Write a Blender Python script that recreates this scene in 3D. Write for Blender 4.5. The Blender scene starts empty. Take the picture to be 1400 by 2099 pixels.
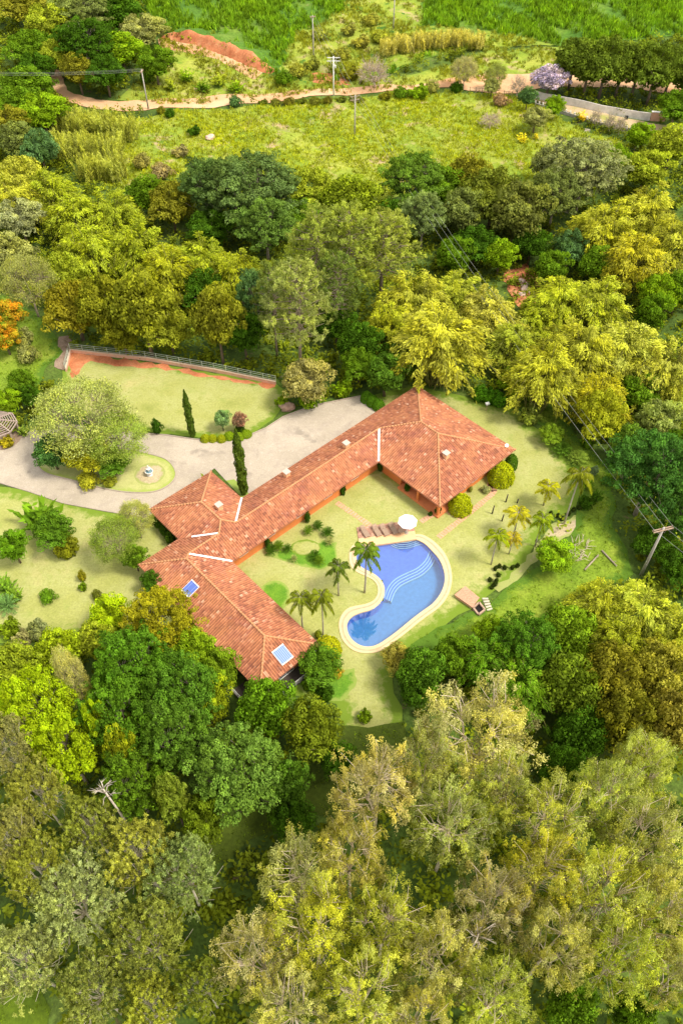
import bpy, bmesh, math, random
import numpy as np
from mathutils import Vector, Matrix
from mathutils.geometry import delaunay_2d_cdt

S = bpy.context.scene
C = S.collection
# ------------------------------------------------------------------ camera, sky, sun, exposure
CAM_H, FPX, PITCH, CX, CY = 80.0, 1600.0, math.radians(49.1), 700.0, 1049.5
cd = bpy.data.cameras.new("camera"); cam = bpy.data.objects.new("camera", cd); C.objects.link(cam)
cam.location = (0, 0, CAM_H); cam.rotation_euler = (math.radians(90) - PITCH, 0, 0)
cd.sensor_fit = 'VERTICAL'; cd.sensor_height = 36.0; cd.lens = FPX / 2099.0 * 36.0
cd.clip_start = 1.0; cd.clip_end = 9000
S.camera = cam
SUN_EL, SUN_AZ = math.radians(58), math.radians(112)      # azimuth clockwise from +Y
w = bpy.data.worlds.new("World"); S.world = w; w.use_nodes = True
nt = w.node_tree; nt.nodes.clear()
sky = nt.nodes.new('ShaderNodeTexSky'); sky.sky_type = 'NISHITA'; sky.sun_disc = False
sky.sun_elevation = SUN_EL; sky.sun_rotation = SUN_AZ; sky.air_density = 1.0; sky.dust_density = 4.0; sky.ozone_density = 0.6
bg = nt.nodes.new('ShaderNodeBackground'); bg.inputs[1].default_value = 0.15
wo = nt.nodes.new('ShaderNodeOutputWorld')
# a thin bright cloud veil over the blue, thicker in patches
wtc = nt.nodes.new('ShaderNodeTexCoord'); wn = nt.nodes.new('ShaderNodeTexNoise'); wn.inputs['Scale'].default_value = 2.2; wn.inputs['Detail'].default_value = 5
nt.links.new(wtc.outputs['Generated'], wn.inputs['Vector']); wr = nt.nodes.new('ShaderNodeValToRGB'); nt.links.new(wn.outputs[0], wr.inputs[0])
wr.color_ramp.elements[0].position = .3; wr.color_ramp.elements[0].color = (.45, .45, .45, 1); wr.color_ramp.elements[1].position = .7; wr.color_ramp.elements[1].color = (.8, .8, .8, 1)
wm_ = nt.nodes.new('ShaderNodeMix'); wm_.data_type = 'RGBA'; nt.links.new(wr.outputs[0], wm_.inputs[0]); nt.links.new(sky.outputs[0], wm_.inputs[6]); wm_.inputs[7].default_value = (6.1, 5.75, 5.2, 1)
nt.links.new(wm_.outputs[2], bg.inputs[0]); nt.links.new(bg.outputs[0], wo.inputs[0])
sl = bpy.data.lights.new("sun", 'SUN'); sl.energy = 2.45; sl.angle = math.radians(13); sl.color = (1.0, 0.93, 0.80)
so = bpy.data.objects.new("sun", sl); C.objects.link(so)
sd = Vector((math.sin(SUN_AZ) * math.cos(SUN_EL), math.cos(SUN_AZ) * math.cos(SUN_EL), math.sin(SUN_EL)))
so.rotation_euler = sd.to_track_quat('Z', 'Y').to_euler()
S.view_settings.view_transform = 'Standard'; S.view_settings.look = 'None'
S.view_settings.exposure = 0.82; S.view_settings.gamma = 1.0; S.view_settings.use_curve_mapping = False
S.cycles.max_bounces = 6; S.cycles.diffuse_bounces = 3; S.cycles.transmission_bounces = 4; S.cycles.transparent_max_bounces = 6

# ------------------------------------------------------------------ where a photo point lies in the place
FWD = np.array([0, math.cos(PITCH), -math.sin(PITCH)]); UPV = np.array([0, math.sin(PITCH), math.cos(PITCH)])
def at(px, py, z=0.0):
    d = FWD + np.array([(px - CX) / FPX, 0, 0]) - UPV * ((py - CY) / FPX)
    t = (z - CAM_H) / d[2]
    return np.array([0, 0, CAM_H]) + d * t
def depth(P): return float((np.array(P) - [0, 0, CAM_H]) @ FWD)
PLATEAU = np.array([at(*p)[:2] for p in [(-120, 640), (135, 690), (150, 712), (565, 778), (760, 800), (860, 780), (960, 800), (1080, 850), (1190, 960), (1200, 1050),
     (1090, 1170), (1010, 1240), (820, 1340), (810, 1500), (700, 1510), (560, 1420), (300, 1300), (60, 1340), (-160, 1380)]])
def poly_out(x, y, poly):
    """distance outside a polygon (0 inside); arrays"""
    x = np.asarray(x, float); y = np.asarray(y, float)
    d2 = np.full(x.shape, 1e18); ins = np.zeros(x.shape, bool)
    n = len(poly)
    for i in range(n):
        a = poly[i]; b = poly[(i + 1) % n]; ex, ey = b - a
        t = np.clip(((x - a[0]) * ex + (y - a[1]) * ey) / (ex * ex + ey * ey), 0, 1)
        d2 = np.minimum(d2, (x - a[0] - ex * t) ** 2 + (y - a[1] - ey * t) ** 2)
        cr = ((a[1] > y) != (b[1] > y)) & (x < (b[0] - a[0]) * (y - a[1]) / (b[1] - a[1] + 1e-12) + a[0])
        ins ^= cr
    d = np.sqrt(d2)
    return np.where(ins, 0, d), np.where(ins, d, 0)
def sm(t): t = np.clip(t, 0, 1); return t * t * (3 - 2 * t)
def hgt(x, y):
    x = np.asarray(x, float); y = np.asarray(y, float)
    d, _ = poly_out(x, y, PLATEAU)
    h = -3.2 * sm(d / 22.0)
    k = sm(d / 12.0)
    h = h + k * (0.5 * np.sin(x * .11 + 1.3) * np.cos(y * .09) + .25 * np.sin(x * .31 + y * .23))
    h = h + 3.0 * sm((y - 135) / 45.0) + 0.075 * np.maximum(0, y - 205)
    return h
def atg(px, py, up=0.0):
    z = 0.0
    for _ in range(8):
        P = at(px, py, z + up); z = float(hgt(P[0], P[1]))
    return np.array([P[0], P[1], z])

# ------------------------------------------------------------------ bookkeeping
def tag(o, label=None, cat=None, group=None, kind=None):
    if label: o['label'] = label
    if cat: o['category'] = cat
    if group: o['group'] = group
    if kind: o['kind'] = kind
    return o
def empty(name, loc, rz=0.0, label=None, cat=None, group=None):
    o = bpy.data.objects.new(name, None); C.objects.link(o); o.location = loc; o.rotation_euler = (0, 0, rz)
    o.empty_display_size = .5
    return tag(o, label, cat, group)
def link(name, me, parent=None, color=None):
    o = bpy.data.objects.new(name, me); C.objects.link(o)
    if parent is not None: o.parent = parent
    if color is not None: o.color = (*color, 1)
    return o
class MB:
    def __init__(s): s.v = []; s.f = []
    def add(s, vs, fs):
        n = len(s.v); s.v += [tuple(map(float, p)) for p in vs]; s.f += [tuple(i + n for i in f) for f in fs]
    def box(s, x0, y0, z0, x1, y1, z1, M=None):
        vs = [(x0, y0, z0), (x1, y0, z0), (x1, y1, z0), (x0, y1, z0), (x0, y0, z1), (x1, y0, z1), (x1, y1, z1), (x0, y1, z1)]
        if M is not None: vs = [tuple(M @ Vector(p)) for p in vs]
        s.add(vs, [(0, 3, 2, 1), (4, 5, 6, 7), (0, 1, 5, 4), (1, 2, 6, 5), (2, 3, 7, 6), (3, 0, 4, 7)])
    def beam(s, a, b, wx, wz):
        a = Vector(a); b = Vector(b); d = (b - a); L = d.length
        M = Matrix.Translation(a) @ d.to_track_quat('Y', 'Z').to_matrix().to_4x4()
        s.box(-wx / 2, 0, -wz / 2, wx / 2, L, wz / 2, M)
    def tube(s, pts, rad, n=5, cap=True):
        pts = [Vector(p) for p in pts]
        if not hasattr(rad, '__len__'): rad = [rad] * len(pts)
        rings = []
        for i, p in enumerate(pts):
            d = (pts[min(i + 1, len(pts) - 1)] - pts[max(i - 1, 0)])
            if d.length < 1e-6: d = Vector((0, 0, 1))
            d.normalize()
            a = d.cross(Vector((0.13, 1, .21))).normalized(); b = d.cross(a)
            rings.append([p + (a * math.cos(6.2832 * k / n) + b * math.sin(6.2832 * k / n)) * rad[i] for k in range(n)])
        vs = [q for r in rings for q in r]
        fs = [(i * n + k, i * n + (k + 1) % n, (i + 1) * n + (k + 1) % n, (i + 1) * n + k) for i in range(len(pts) - 1) for k in range(n)]
        if cap: fs += [tuple(range(n - 1, -1, -1)), tuple((len(pts) - 1) * n + k for k in range(n))]
        s.add(vs, fs)
    def lathe(s, prof, n=16, c=(0, 0, 0)):
        vs = [(c[0] + r * math.cos(6.2832 * k / n), c[1] + r * math.sin(6.2832 * k / n), c[2] + z) for r, z in prof for k in range(n)]
        fs = [(i * n + k, i * n + (k + 1) % n, (i + 1) * n + (k + 1) % n, (i + 1) * n + k) for i in range(len(prof) - 1) for k in range(n)]
        fs += [tuple(range(n - 1, -1, -1)), tuple((len(prof) - 1) * n + k for k in range(n))]
        s.add(vs, fs)
    def mesh(s, name, m, smooth=False):
        me = bpy.data.meshes.new(name); me.from_pydata(s.v, [], s.f); me.update()
        if m: me.materials.append(m)
        if smooth: me.polygons.foreach_set('use_smooth', [True] * len(me.polygons))
        return me
    def build(s, name, m, parent=None, smooth=False, color=None):
        return link(name, s.mesh(name, m, smooth), parent, color)

# ------------------------------------------------------------------ materials
def newmat(name):
    m = bpy.data.materials.new(name); m.use_nodes = True; t = m.node_tree
    b = t.nodes['Principled BSDF']; b.inputs['Roughness'].default_value = .8
    b.inputs['Specular IOR Level'].default_value = .25
    return m, t, b
def ramp(t, src, stops):
    r = t.nodes.new('ShaderNodeValToRGB'); t.links.new(src, r.inputs[0])
    e = r.color_ramp.elements
    while len(e) < len(stops): e.new(.5)
    for k, (p, c) in enumerate(stops): e[k].position = p; e[k].color = (*c, 1) if len(c) == 3 else c
    return r.outputs[0]
def noise(t, scale, detail=4, rough=.6, coord='Object', dist=0):
    tc = t.nodes.new('ShaderNodeTexCoord'); n = t.nodes.new('ShaderNodeTexNoise')
    n.inputs['Scale'].default_value = scale; n.inputs['Detail'].default_value = detail; n.inputs['Roughness'].default_value = rough
    n.inputs['Distortion'].default_value = dist
    t.links.new(tc.outputs[coord], n.inputs['Vector']); return n.outputs[0]
def mixc(t, f, a, b, mode='MIX'):
    m = t.nodes.new('ShaderNodeMix'); m.data_type = 'RGBA'; m.blend_type = mode
    for s_, v in ((0, f), (6, a), (7, b)):
        if hasattr(v, 'node'): t.links.new(v, m.inputs[s_])
        elif s_ == 0: m.inputs[0].default_value = v
        else: m.inputs[s_].default_value = (*v, 1)
    return m.outputs[2]
def bump(t, b, src, strength=.4, dist=.05):
    n = t.nodes.new('ShaderNodeBump'); n.inputs['Strength'].default_value = strength; n.inputs['Distance'].default_value = dist
    t.links.new(src, n.inputs['Height']); t.links.new(n.outputs[0], b.inputs['Normal'])
def ground_mat(name, stops, scale, fine, finescale=6.0, extra=None, edge=None, bstr=.5):
    """two scales of noise over a ramp; edge = (colour, ) blended in by the sheet's 'edge' attribute"""
    m, t, b = newmat(name)
    c = ramp(t, noise(t, scale, 6, .62), stops)
    g = noise(t, finescale, 5, .7)
    f = ramp(t, g, [(.3, (1 - fine,) * 3), (.7, (1 + fine,) * 3)])
    c = mixc(t, 1.0, c, f, 'MULTIPLY')
    if extra:
        for sc, lo, hi, col in extra:
            k = ramp(t, noise(t, sc, 5, .65, dist=.4), [(lo, (0, 0, 0)), (hi, (1, 1, 1))])
            c = mixc(t, k, c, col)
    if edge:
        a = t.nodes.new('ShaderNodeAttribute'); a.attribute_name = 'edge'
        s_ = t.nodes.new('ShaderNodeMath'); s_.operation = 'ADD'; t.links.new(a.outputs['Fac'], s_.inputs[0])
        n2 = noise(t, .9, 4, .7); q = t.nodes.new('ShaderNodeMath'); q.operation = 'MULTIPLY_ADD'; q.inputs[1].default_value = 1.6; q.inputs[2].default_value = -.8
        t.links.new(n2, q.inputs[0]); t.links.new(q.outputs[0], s_.inputs[1])
        k = ramp(t, s_.outputs[0], [(.25, (1, 1, 1)), (.6, (0, 0, 0))])
        c = mixc(t, k, c, edge)
    t.links.new(c, b.inputs['Base Color']); b.inputs['Roughness'].default_value = .95
    bump(t, b, g, bstr, .08)
    return m
def solid(name, col, rough=.7, var=.12, scale=3.0, metal=0.0, bstr=.2, spec=.3):
    m, t, b = newmat(name)
    n = noise(t, scale, 5, .65)
    c = ramp(t, n, [(.3, tuple(x * (1 - var) for x in col)), (.7, tuple(min(1, x * (1 + var)) for x in col))])
    t.links.new(c, b.inputs['Base Color']); b.inputs['Roughness'].default_value = rough; b.inputs['Metallic'].default_value = metal
    b.inputs['Specular IOR Level'].default_value = spec
    if bstr: bump(t, b, noise(t, scale * 8, 4, .6), bstr, .02)
    return m
def leafmat(name, alt, trans=.3):
    m = bpy.data.materials.new(name); m.use_nodes = True; t = m.node_tree; t.nodes.clear()
    o = t.nodes.new('ShaderNodeOutputMaterial'); oi = t.nodes.new('ShaderNodeObjectInfo')
    a = t.nodes.new('ShaderNodeAttribute'); a.attribute_name = 'var'
    sp = t.nodes.new('ShaderNodeSeparateColor'); t.links.new(a.outputs['Color'], sp.inputs[0])
    if alt == 'self': altc = mixc(t, 1.0, oi.outputs['Color'], (1.4, 1.32, .6), 'MULTIPLY')
    else: altc = alt
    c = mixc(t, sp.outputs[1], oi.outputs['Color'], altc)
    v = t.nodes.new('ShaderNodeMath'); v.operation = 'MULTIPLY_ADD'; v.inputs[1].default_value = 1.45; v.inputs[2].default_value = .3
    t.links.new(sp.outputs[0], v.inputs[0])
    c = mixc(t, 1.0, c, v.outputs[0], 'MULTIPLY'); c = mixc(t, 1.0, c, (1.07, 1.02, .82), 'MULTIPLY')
    d = t.nodes.new('ShaderNodeBsdfDiffuse'); tr = t.nodes.new('ShaderNodeBsdfTranslucent'); mx = t.nodes.new('ShaderNodeMixShader')
    c2 = mixc(t, 1.0, c, (1.0, 1.12, .45), 'MULTIPLY')
    t.links.new(c, d.inputs[0]); t.links.new(c2, tr.inputs[0]); mx.inputs[0].default_value = trans
    t.links.new(d.outputs[0], mx.inputs[1]); t.links.new(tr.outputs[0], mx.inputs[2]); t.links.new(mx.outputs[0], o.inputs[0])
    return m
LEAF = leafmat('leaf', 'self'); FLAME = leafmat('flame_leaf', (.85, .16, .01)); PINKISH = leafmat('pink_leaf', (.55, .22, .18)); WHITEF = leafmat('pale_flower_leaf', (.55, .52, .3))
def barkmat():
    m, t, b = newmat('bark'); oi = t.nodes.new('ShaderNodeObjectInfo')
    c = mixc(t, 1.0, oi.outputs['Color'], ramp(t, noise(t, 2.5, 5, .7), [(.3, (.6, .58, .55)), (.7, (1.3, 1.28, 1.25))]), 'MULTIPLY')
    t.links.new(c, b.inputs['Base Color']); b.inputs['Roughness'].default_value = .9
    return m
BARK = barkmat()

# ------------------------------------------------------------------ ground sheets
def smooth_poly(pts, n=6, closed=True):
    P = [np.array(p, float) for p in pts]; out = []; L = len(P)
    rng = range(L) if closed else range(L - 1)
    for i in rng:
        if closed: a, b, c, d = P[i - 1], P[i], P[(i + 1) % L], P[(i + 2) % L]
        else: a, b, c, d = P[max(i - 1, 0)], P[i], P[i + 1], P[min(i + 2, L - 1)]
        for k in range(n):
            t = k / n
            out.append(.5 * ((2 * b) + (c - a) * t + (2 * a - 5 * b + 4 * c - d) * t * t + (3 * b - a - 3 * c + d) * t ** 3))
    if not closed: out.append(P[-1])
    return out
def sheet(name, pts, off, mat, res=1.5, jit=0.0, smooth=0, world=False, edge_w=2.5, seed=1, kind='structure', parent=None, flat=None, hole=None):
    rnd = random.Random(seed)
    W = [np.array(p, float) for p in pts] if world else [atg(*p)[:2] for p in pts]
    if smooth: W = smooth_poly(W, smooth)
    B = []
    for i in range(len(W)):
        a, b = W[i], W[(i + 1) % len(W)]; L = np.linalg.norm(b - a); k = max(1, int(L / res)) if jit or res < 50 else 1
        nrm = np.array([-(b - a)[1], (b - a)[0]]) / max(L, 1e-6)
        for j in range(k):
            B.append(a + (b - a) * j / k + nrm * rnd.uniform(-jit, jit))
    B = np.array(B); x0, y0 = B.min(0); x1, y1 = B.max(0)
    gx, gy = np.meshgrid(np.arange(x0, x1, res), np.arange(y0, y1, res)); gx = gx.ravel(); gy = gy.ravel()
    gx = gx + np.array([rnd.uniform(-.2, .2) * res for _ in gx]); 
    _, din = poly_out(gx, gy, B)
    keep = din > res * .45
    pts2 = [Vector(p) for p in B] + [Vector((a, b)) for a, b in zip(gx[keep], gy[keep])]
    n = len(B)
    eg = [(i, (i + 1) % n) for i in range(n)]
    if hole is not None:
        m = len(pts2); hd, _h = poly_out(np.array([p.x for p in pts2[n:]]), np.array([p.y for p in pts2[n:]]), hole); pts2 = pts2[:n] + [p for p, q in zip(pts2[n:], hd) if q > .5]; m = len(pts2); pts2 += [Vector(p) for p in hole]; eg += [(m + i, m + (i + 1) % len(hole)) for i in range(len(hole))]
    vs, es, fs, *_ = delaunay_2d_cdt(pts2, eg, [], 1, 1e-4)
    if hole is not None:
        cs = np.array([[sum(vs[i].x for i in f) / 3, sum(vs[i].y for i in f) / 3] for f in fs]); hd, _h = poly_out(cs[:, 0], cs[:, 1], hole); fs = [f for f, q in zip(fs, hd) if q > 0]
    xs = np.array([v.x for v in vs]); ys = np.array([v.y for v in vs])
    zs = (hgt(xs, ys) if flat is None else np.full(xs.shape, flat)) + off
    me = bpy.data.meshes.new(name); me.from_pydata(list(zip(xs, ys, zs)), [], fs); me.update()
    if len(me.polygons) and me.polygons[0].normal.z < 0: me.flip_normals()
    _, din = poly_out(xs, ys, B)
    a = me.attributes.new('edge', 'FLOAT', 'POINT'); a.data.foreach_set('value', np.clip(din / edge_w, 0, 1).astype('f'))
    me.materials.append(mat)
    me.polygons.foreach_set('use_smooth', [True] * len(me.polygons))
    o = link(name, me, parent)
    if kind: o['kind'] = kind
    return o, B

# ------------------------------------------------------------------ leaves and trees
def nrmz(a): return a / np.maximum(np.linalg.norm(a, axis=1, keepdims=True), 1e-9)
def leaf_mesh(name, c, t, b, var, mat=LEAF):
    n = len(c); v = np.empty((n, 4, 3), 'f'); v[:, 0] = c - t; v[:, 1] = c - b; v[:, 2] = c + t; v[:, 3] = c + b
    me = bpy.data.meshes.new(name); me.vertices.add(4 * n); me.vertices.foreach_set('co', v.ravel())
    me.loops.add(4 * n); me.loops.foreach_set('vertex_index', np.arange(4 * n, dtype='i'))
    me.polygons.add(n); me.polygons.foreach_set('loop_start', np.arange(0, 4 * n, 4, dtype='i'))
    a = me.attributes.new('var', 'FLOAT_COLOR', 'POINT')
    col = np.ones((n, 4, 4), 'f'); col[:, :, 0] = np.clip(var[:, 0], 0, 1)[:, None]; col[:, :, 1] = np.clip(var[:, 1], 0, 1)[:, None]
    a.data.foreach_set('color', col.ravel()); me.materials.append(mat); me.update(calc_edges=True)
    return me
class Leaves:
    def __init__(s, seed): s.r = np.random.RandomState(seed); s.c = []; s.t = []; s.b = []; s.v = []
    def put(s, c, nrm, L, W, var, long_dir=None, vj=.13, aj=.1):
        r = s.r; n = len(c); nrm = nrmz(nrm + 1e-6)
        q = r.normal(size=(n, 3)) if long_dir is None else long_dir + r.normal(size=(n, 3)) * .35
        t = nrmz(q - nrm * (q * nrm).sum(1, keepdims=True)); b = np.cross(nrm, t)
        k = r.uniform(.7, 1.3, (n, 1))
        s.c.append(c); s.t.append(t * L / 2 * k); s.b.append(b * W / 2 * k)
        vv = np.empty((n, 2)); vv[:, 0] = var[0] + r.normal(size=n) * vj; vv[:, 1] = var[1] + r.normal(size=n) * aj; s.v.append(vv)
    def clump(s, p, rad, flat, n, L, W, var, up=.35, rn=.55, low=-.25, out=None, thick=.25):
        r = s.r; d = nrmz(r.normal(size=(int(n * 1.8), 3))); d = d[d[:, 2] > low][:n]
        rr = rad * (1 - thick * r.uniform(size=(len(d), 1)) ** 1.5) * (1 + .12 * np.sin(d[:, :1] * 7 + d[:, 1:2] * 6 + p[0]))
        c = p + d * rr * [1, 1, flat]
        s.put(c, d + [0, 0, up] + r.normal(size=d.shape) * rn, L, W, var)
    def mesh(s, name, mat=LEAF): return leaf_mesh(name, np.concatenate(s.c), np.concatenate(s.t), np.concatenate(s.b), np.concatenate(s.v), mat)
def dome_dirs(n, r, low=-.15):
    i = np.arange(n) + .5; z = 1 - (1 - low) * i / n; ph = i * 2.39996 + r.uniform(0, 6)
    s_ = np.sqrt(np.maximum(0, 1 - z * z)); d = np.stack([s_ * np.cos(ph), s_ * np.sin(ph), z], 1)
    return nrmz(d + r.normal(size=d.shape) * .13)
def skeleton(tb, r, tips, H, z0, nl, rt, lim=.55, sag=.1, rtip=.03, lean=0.0):
    """trunk, limbs and twigs out to every tip"""
    top = np.array([lean, 0, z0])
    tb.tube([(0, 0, -.4), (lean * .4 + .1, 0, z0 * .5), tuple(top)], [rt * 1.25, rt, rt * .8], 7)
    ctr = np.array([0, 0, z0])
    idx = r.choice(len(tips), min(nl, len(tips)), replace=False)
    L = np.array([ctr + (tips[i] - ctr) * lim for i in idx])
    for p in L:
        m = (top + p) / 2 + np.array([0, 0, np.linalg.norm(p - top) * .05]) + r.normal(size=3) * .11 * np.linalg.norm(p - top)
        tb.tube([tuple(top), tuple(m), tuple(p)], [rt * .55, rt * .4, rt * .26], 5, False)
    for tp in tips:
        j = np.argmin(np.linalg.norm(L - tp, axis=1)); p = L[j]
        m = (p + tp) / 2 + np.array([0, 0, -sag * np.linalg.norm(tp - p)]) + r.normal(size=3) * .12 * np.linalg.norm(tp - p)
        tb.tube([tuple(p), tuple(m), tuple(tp)], [rt * .22, rt * .12 + rtip * .5, rtip], 4, False)

def proto(kind, seed):
    r = np.random.RandomState(seed); lv = Leaves(seed + 99); tb = MB(); mat = LEAF
    if kind == 'bro':                      # dense round broadleaf, R 5, H 10
        R, H, cz, fl = 5.0, 10.0, 5.6, .84
        T = []; NS = 7
        for q in range(NS + 1):
            a_ = q * 6.283 / NS + r.uniform(-.5, .5); ro_ = 0 if q == NS else R * r.uniform(.38, .62); sr = R * (r.uniform(.34, .52) if q < NS else .6)
            sc = np.array([ro_ * math.cos(a_), ro_ * math.sin(a_), cz + (r.uniform(-1.1, .9) if q < NS else .9)]); Dq = dome_dirs(13 if q < NS else 18, r, -.45)
            T += list(sc + Dq * (sr * r.uniform(.85, 1.08, len(Dq)))[:, None] * [1, 1, .92])
        T = np.array(T)
        for p in T:
            v = (r.uniform(.15, .85), r.uniform(-.1, .55)); lv.clump(p, r.uniform(.62, 1.2), .75, 96, .42, .25, v, low=-.4)
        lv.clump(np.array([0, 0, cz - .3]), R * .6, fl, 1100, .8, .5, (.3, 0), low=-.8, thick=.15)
        skeleton(tb, r, T[::3], H, 3.0, 6, .28)
    elif kind == 'cau':                    # tiered canopy of small rounded heads with limbs in the gaps, R 8, H 13
        R, H, cz, fl = 8.0, 13.0, 7.2, .66
        D = dome_dirs(120, r, -.12); k = 1 + .16 * np.sin(D[:, 0] * 5 + seed * 2) * np.cos(D[:, 1] * 4) + r.uniform(-.2, .06, len(D))
        T = np.array([0, 0, cz]) + D * (k * (R - .9))[:, None] * [1, 1, fl]
        for p in T:
            v = (r.uniform(.25, .8), r.uniform(-.1, .4)); rad = r.uniform(.85, 1.55)
            for _ in range(4):
                o = r.normal(size=3) * [.62, .62, .25] * rad; lv.clump(p + o, rad * r.uniform(.42, .68), .6, 46, .36, .24, (v[0] + r.uniform(-.1, .1), v[1]), low=-.25, up=.5)
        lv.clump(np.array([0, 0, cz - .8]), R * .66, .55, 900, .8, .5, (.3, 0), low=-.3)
        skeleton(tb, r, T, H, 3.4, 9, .38, .6)
    elif kind == 'euc':                    # open crown, pale limbs, hanging sprays, R 7, H 22
        R, H, cz, fl = 7.0, 22.0, 14.5, .98
        D = dome_dirs(96, r, -.3); k = r.uniform(.4, 1.08, len(D)) ** .6 * (1 + .12 * np.sin(D[:, 0] * 6 + seed))
        T = np.array([0, 0, cz]) + D * (k * R)[:, None] * [1, 1, fl]
        if seed // 11 == 4: T = T[~((T[:, 1] < .5) & (T[:, 2] < cz + 1.5) & (np.abs(T[:, 0]) < 3.4))]      # a gap in the crown that shows the trunk
        for p in T:
            v = (r.uniform(.1, .95), r.uniform(-.2, .9))
            n = 230; sub = r.normal(size=(6, 3)) * [.62, .62, .32]; a = sub[r.randint(0, 6, n)] + r.normal(size=(n, 3)) * [.24, .24, .2]; a[:, 2] -= np.abs(r.normal(size=n)) * .5 + .1 * (a[:, 0] ** 2 + a[:, 1] ** 2)
            nn = nrmz(r.normal(size=(n, 3)) + [0, 0, .55])
            lv.put(p + a, nn, .31, .115, v, long_dir=np.tile([[0, 0, -1.0]], (n, 1)) + a * .7)
        skeleton(tb, r, T + [0, 0, .25], H, 9.0, 12, .30, .6, -.03, .028, lean=.5)
    elif kind == 'gre':                    # grey-green mop of upturned tufts over pale curved limbs, R 6, H 17
        R, H, cz, fl = 6.0, 17.0, 11.3, .72
        D = dome_dirs(112, r, -.12); k = 1 + r.uniform(-.3, .08, len(D)) + .1 * np.sin(D[:, 0] * 5 + seed)
        T = np.array([0, 0, cz]) + D * (k * (R - .5))[:, None] * [1, 1, fl]
        for p in T:
            v = (r.uniform(.2, .75), r.uniform(-.1, .5))
            for _ in range(5):
                o = r.normal(size=3) * [.6, .6, .32]; d = nrmz(r.normal(size=(44, 3)) + [0, 0, .6]); v2 = (v[0] + r.uniform(-.15, .15), v[1])
                lv.put(p + o + d * r.uniform(.08, .42, (44, 1)), nrmz(r.normal(size=(44, 3)) + [0, 0, .6]), .34, .13, v2, long_dir=d * 2)
        X_ = nrmz(np.stack([np.cos(np.arange(16) * 2.4), np.sin(np.arange(16) * 2.4), np.full(16, -.12)], 1)) * r.uniform(.8, 1.08, (16, 1)) * [R, R, R * .6] + [0, 0, cz - 1.2]
        skeleton(tb, r, np.concatenate([T, X_]), H, 7.6, 12, .24, .45, .25, .03, lean=.3)
    elif kind == 'fea':                    # wide light feathery tree, R 8, H 12
        R, H, cz, fl = 8.0, 12.0, 6.6, .66
        D = dome_dirs(170, r, -.3); k = r.uniform(.55, 1.04, len(D)) ** .5
        T = np.array([0, 0, cz]) + D * (k * (R - .5))[:, None] * [1, 1, fl]
        for p in T:
            v = (r.uniform(.25, .85), r.uniform(-.1, .7)); n = 95
            a = r.normal(size=(n, 3)) * [.75, .75, .25]; a[:, 2] -= .1 * (a[:, 0] ** 2 + a[:, 1] ** 2)
            lv.put(p + a, nrmz(r.normal(size=(n, 3)) * .6 + [0, 0, .8]), .32, .16, v)
        skeleton(tb, r, T, H, 3.0, 11, .32, .6, -.02, .025)
    elif kind == 'pin':                    # tall loose pine, R 5, H 19
        R, H = 5.0, 19.0; T = []
        for i in range(120):
            q = i / 120.0; z = 7.5 + 11.2 * q; rr = R * (1.05 * math.sin(math.pi * (.28 + .66 * q)) ** .8) * r.uniform(.35, 1.05) + .3; a = i * 2.4 + r.uniform(-.4, .4)
            T.append([rr * math.cos(a), rr * math.sin(a), z + rr * .12])
        T = np.array(T)
        for p in T:
            v = (r.uniform(.2, .8), r.uniform(-.1, .6))
            for _ in range(4):
                o = r.normal(size=3) * [.55, .55, .25]; n = 46; d = nrmz(r.normal(size=(n, 3)) + [0, 0, .7])
                lv.put(p + o + d * r.uniform(.05, .5, (n, 1)), nrmz(r.normal(size=(n, 3)) + [0, 0, .4]), .46, .09, v, long_dir=d * 2)
        tb.tube([(0, 0, -.4), (.2, 0, 8), (0, .1, 18.3)], [.34, .24, .05], 7)
        for p in T: tb.tube([(.1, 0, p[2] - .9), (p[0] * .5, p[1] * .5, p[2] - .55), tuple(p)], [.09, .06, .03], 4, False)
    elif kind == 'bam':                    # clump of arching culms with drooping leafy plumes, R 6, H 12
        R, H = 6.0, 12.0
        for i in range(96):
            a = i * 2.39996 + r.uniform(-.3, .3); q = math.sqrt((i + .5) / 96); d = np.array([math.cos(a), math.sin(a), 0]); sd_ = np.array([-d[1], d[0], 0])
            reach = R * (.22 + .80 * q) * r.uniform(.82, 1.08); top = H * (1.03 - .36 * q * q) * r.uniform(.86, 1.05); b0 = d * .3 + r.normal(size=3) * [.6, .6, 0]
            m = b0 + d * reach * .5 + [0, 0, top * .98]; e = b0 + d * reach + [0, 0, top * (.86 - .48 * q)]
            ts = np.array([0, .3, .55, .75, .9, 1.0]); cur = lambda t: (1 - t) ** 2 * b0 + 2 * t * (1 - t) * m * [1, 1, 1.08] + t * t * e
            tb.tube([tuple(cur(t)) for t in ts], [.055, .05, .04, .03, .02, .012], 3, False)
            v = (r.uniform(.15, .85), r.uniform(-.1, .75)); n = 150
            kt = r.uniform(.40, 1.0, 7); t = np.clip(kt[r.randint(0, 7, n)][:, None] + r.normal(size=(n, 1)) * .028, .3, 1.03); ks = r.normal(size=7)[np.searchsorted(np.sort(kt), np.clip(t[:, 0], 0, kt.max())).clip(0, 6)][:, None]; c = (1 - t) ** 2 * b0 + 2 * t * (1 - t) * m * [1, 1, 1.08] + t * t * e
            wd = (.28 + .75 * np.sin(np.pi * np.clip((t - .3) / .75, 0, 1)))
            off = sd_ * (r.normal(size=(n, 1)) * .26 + ks * .45) * wd + d * r.normal(size=(n, 1)) * .3; dz = -np.abs(r.normal(size=(n, 1))) * .3 * wd - .25 * (off ** 2).sum(1, keepdims=True)
            c = c + off + np.concatenate([np.zeros((n, 2)), dz], 1)
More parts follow.
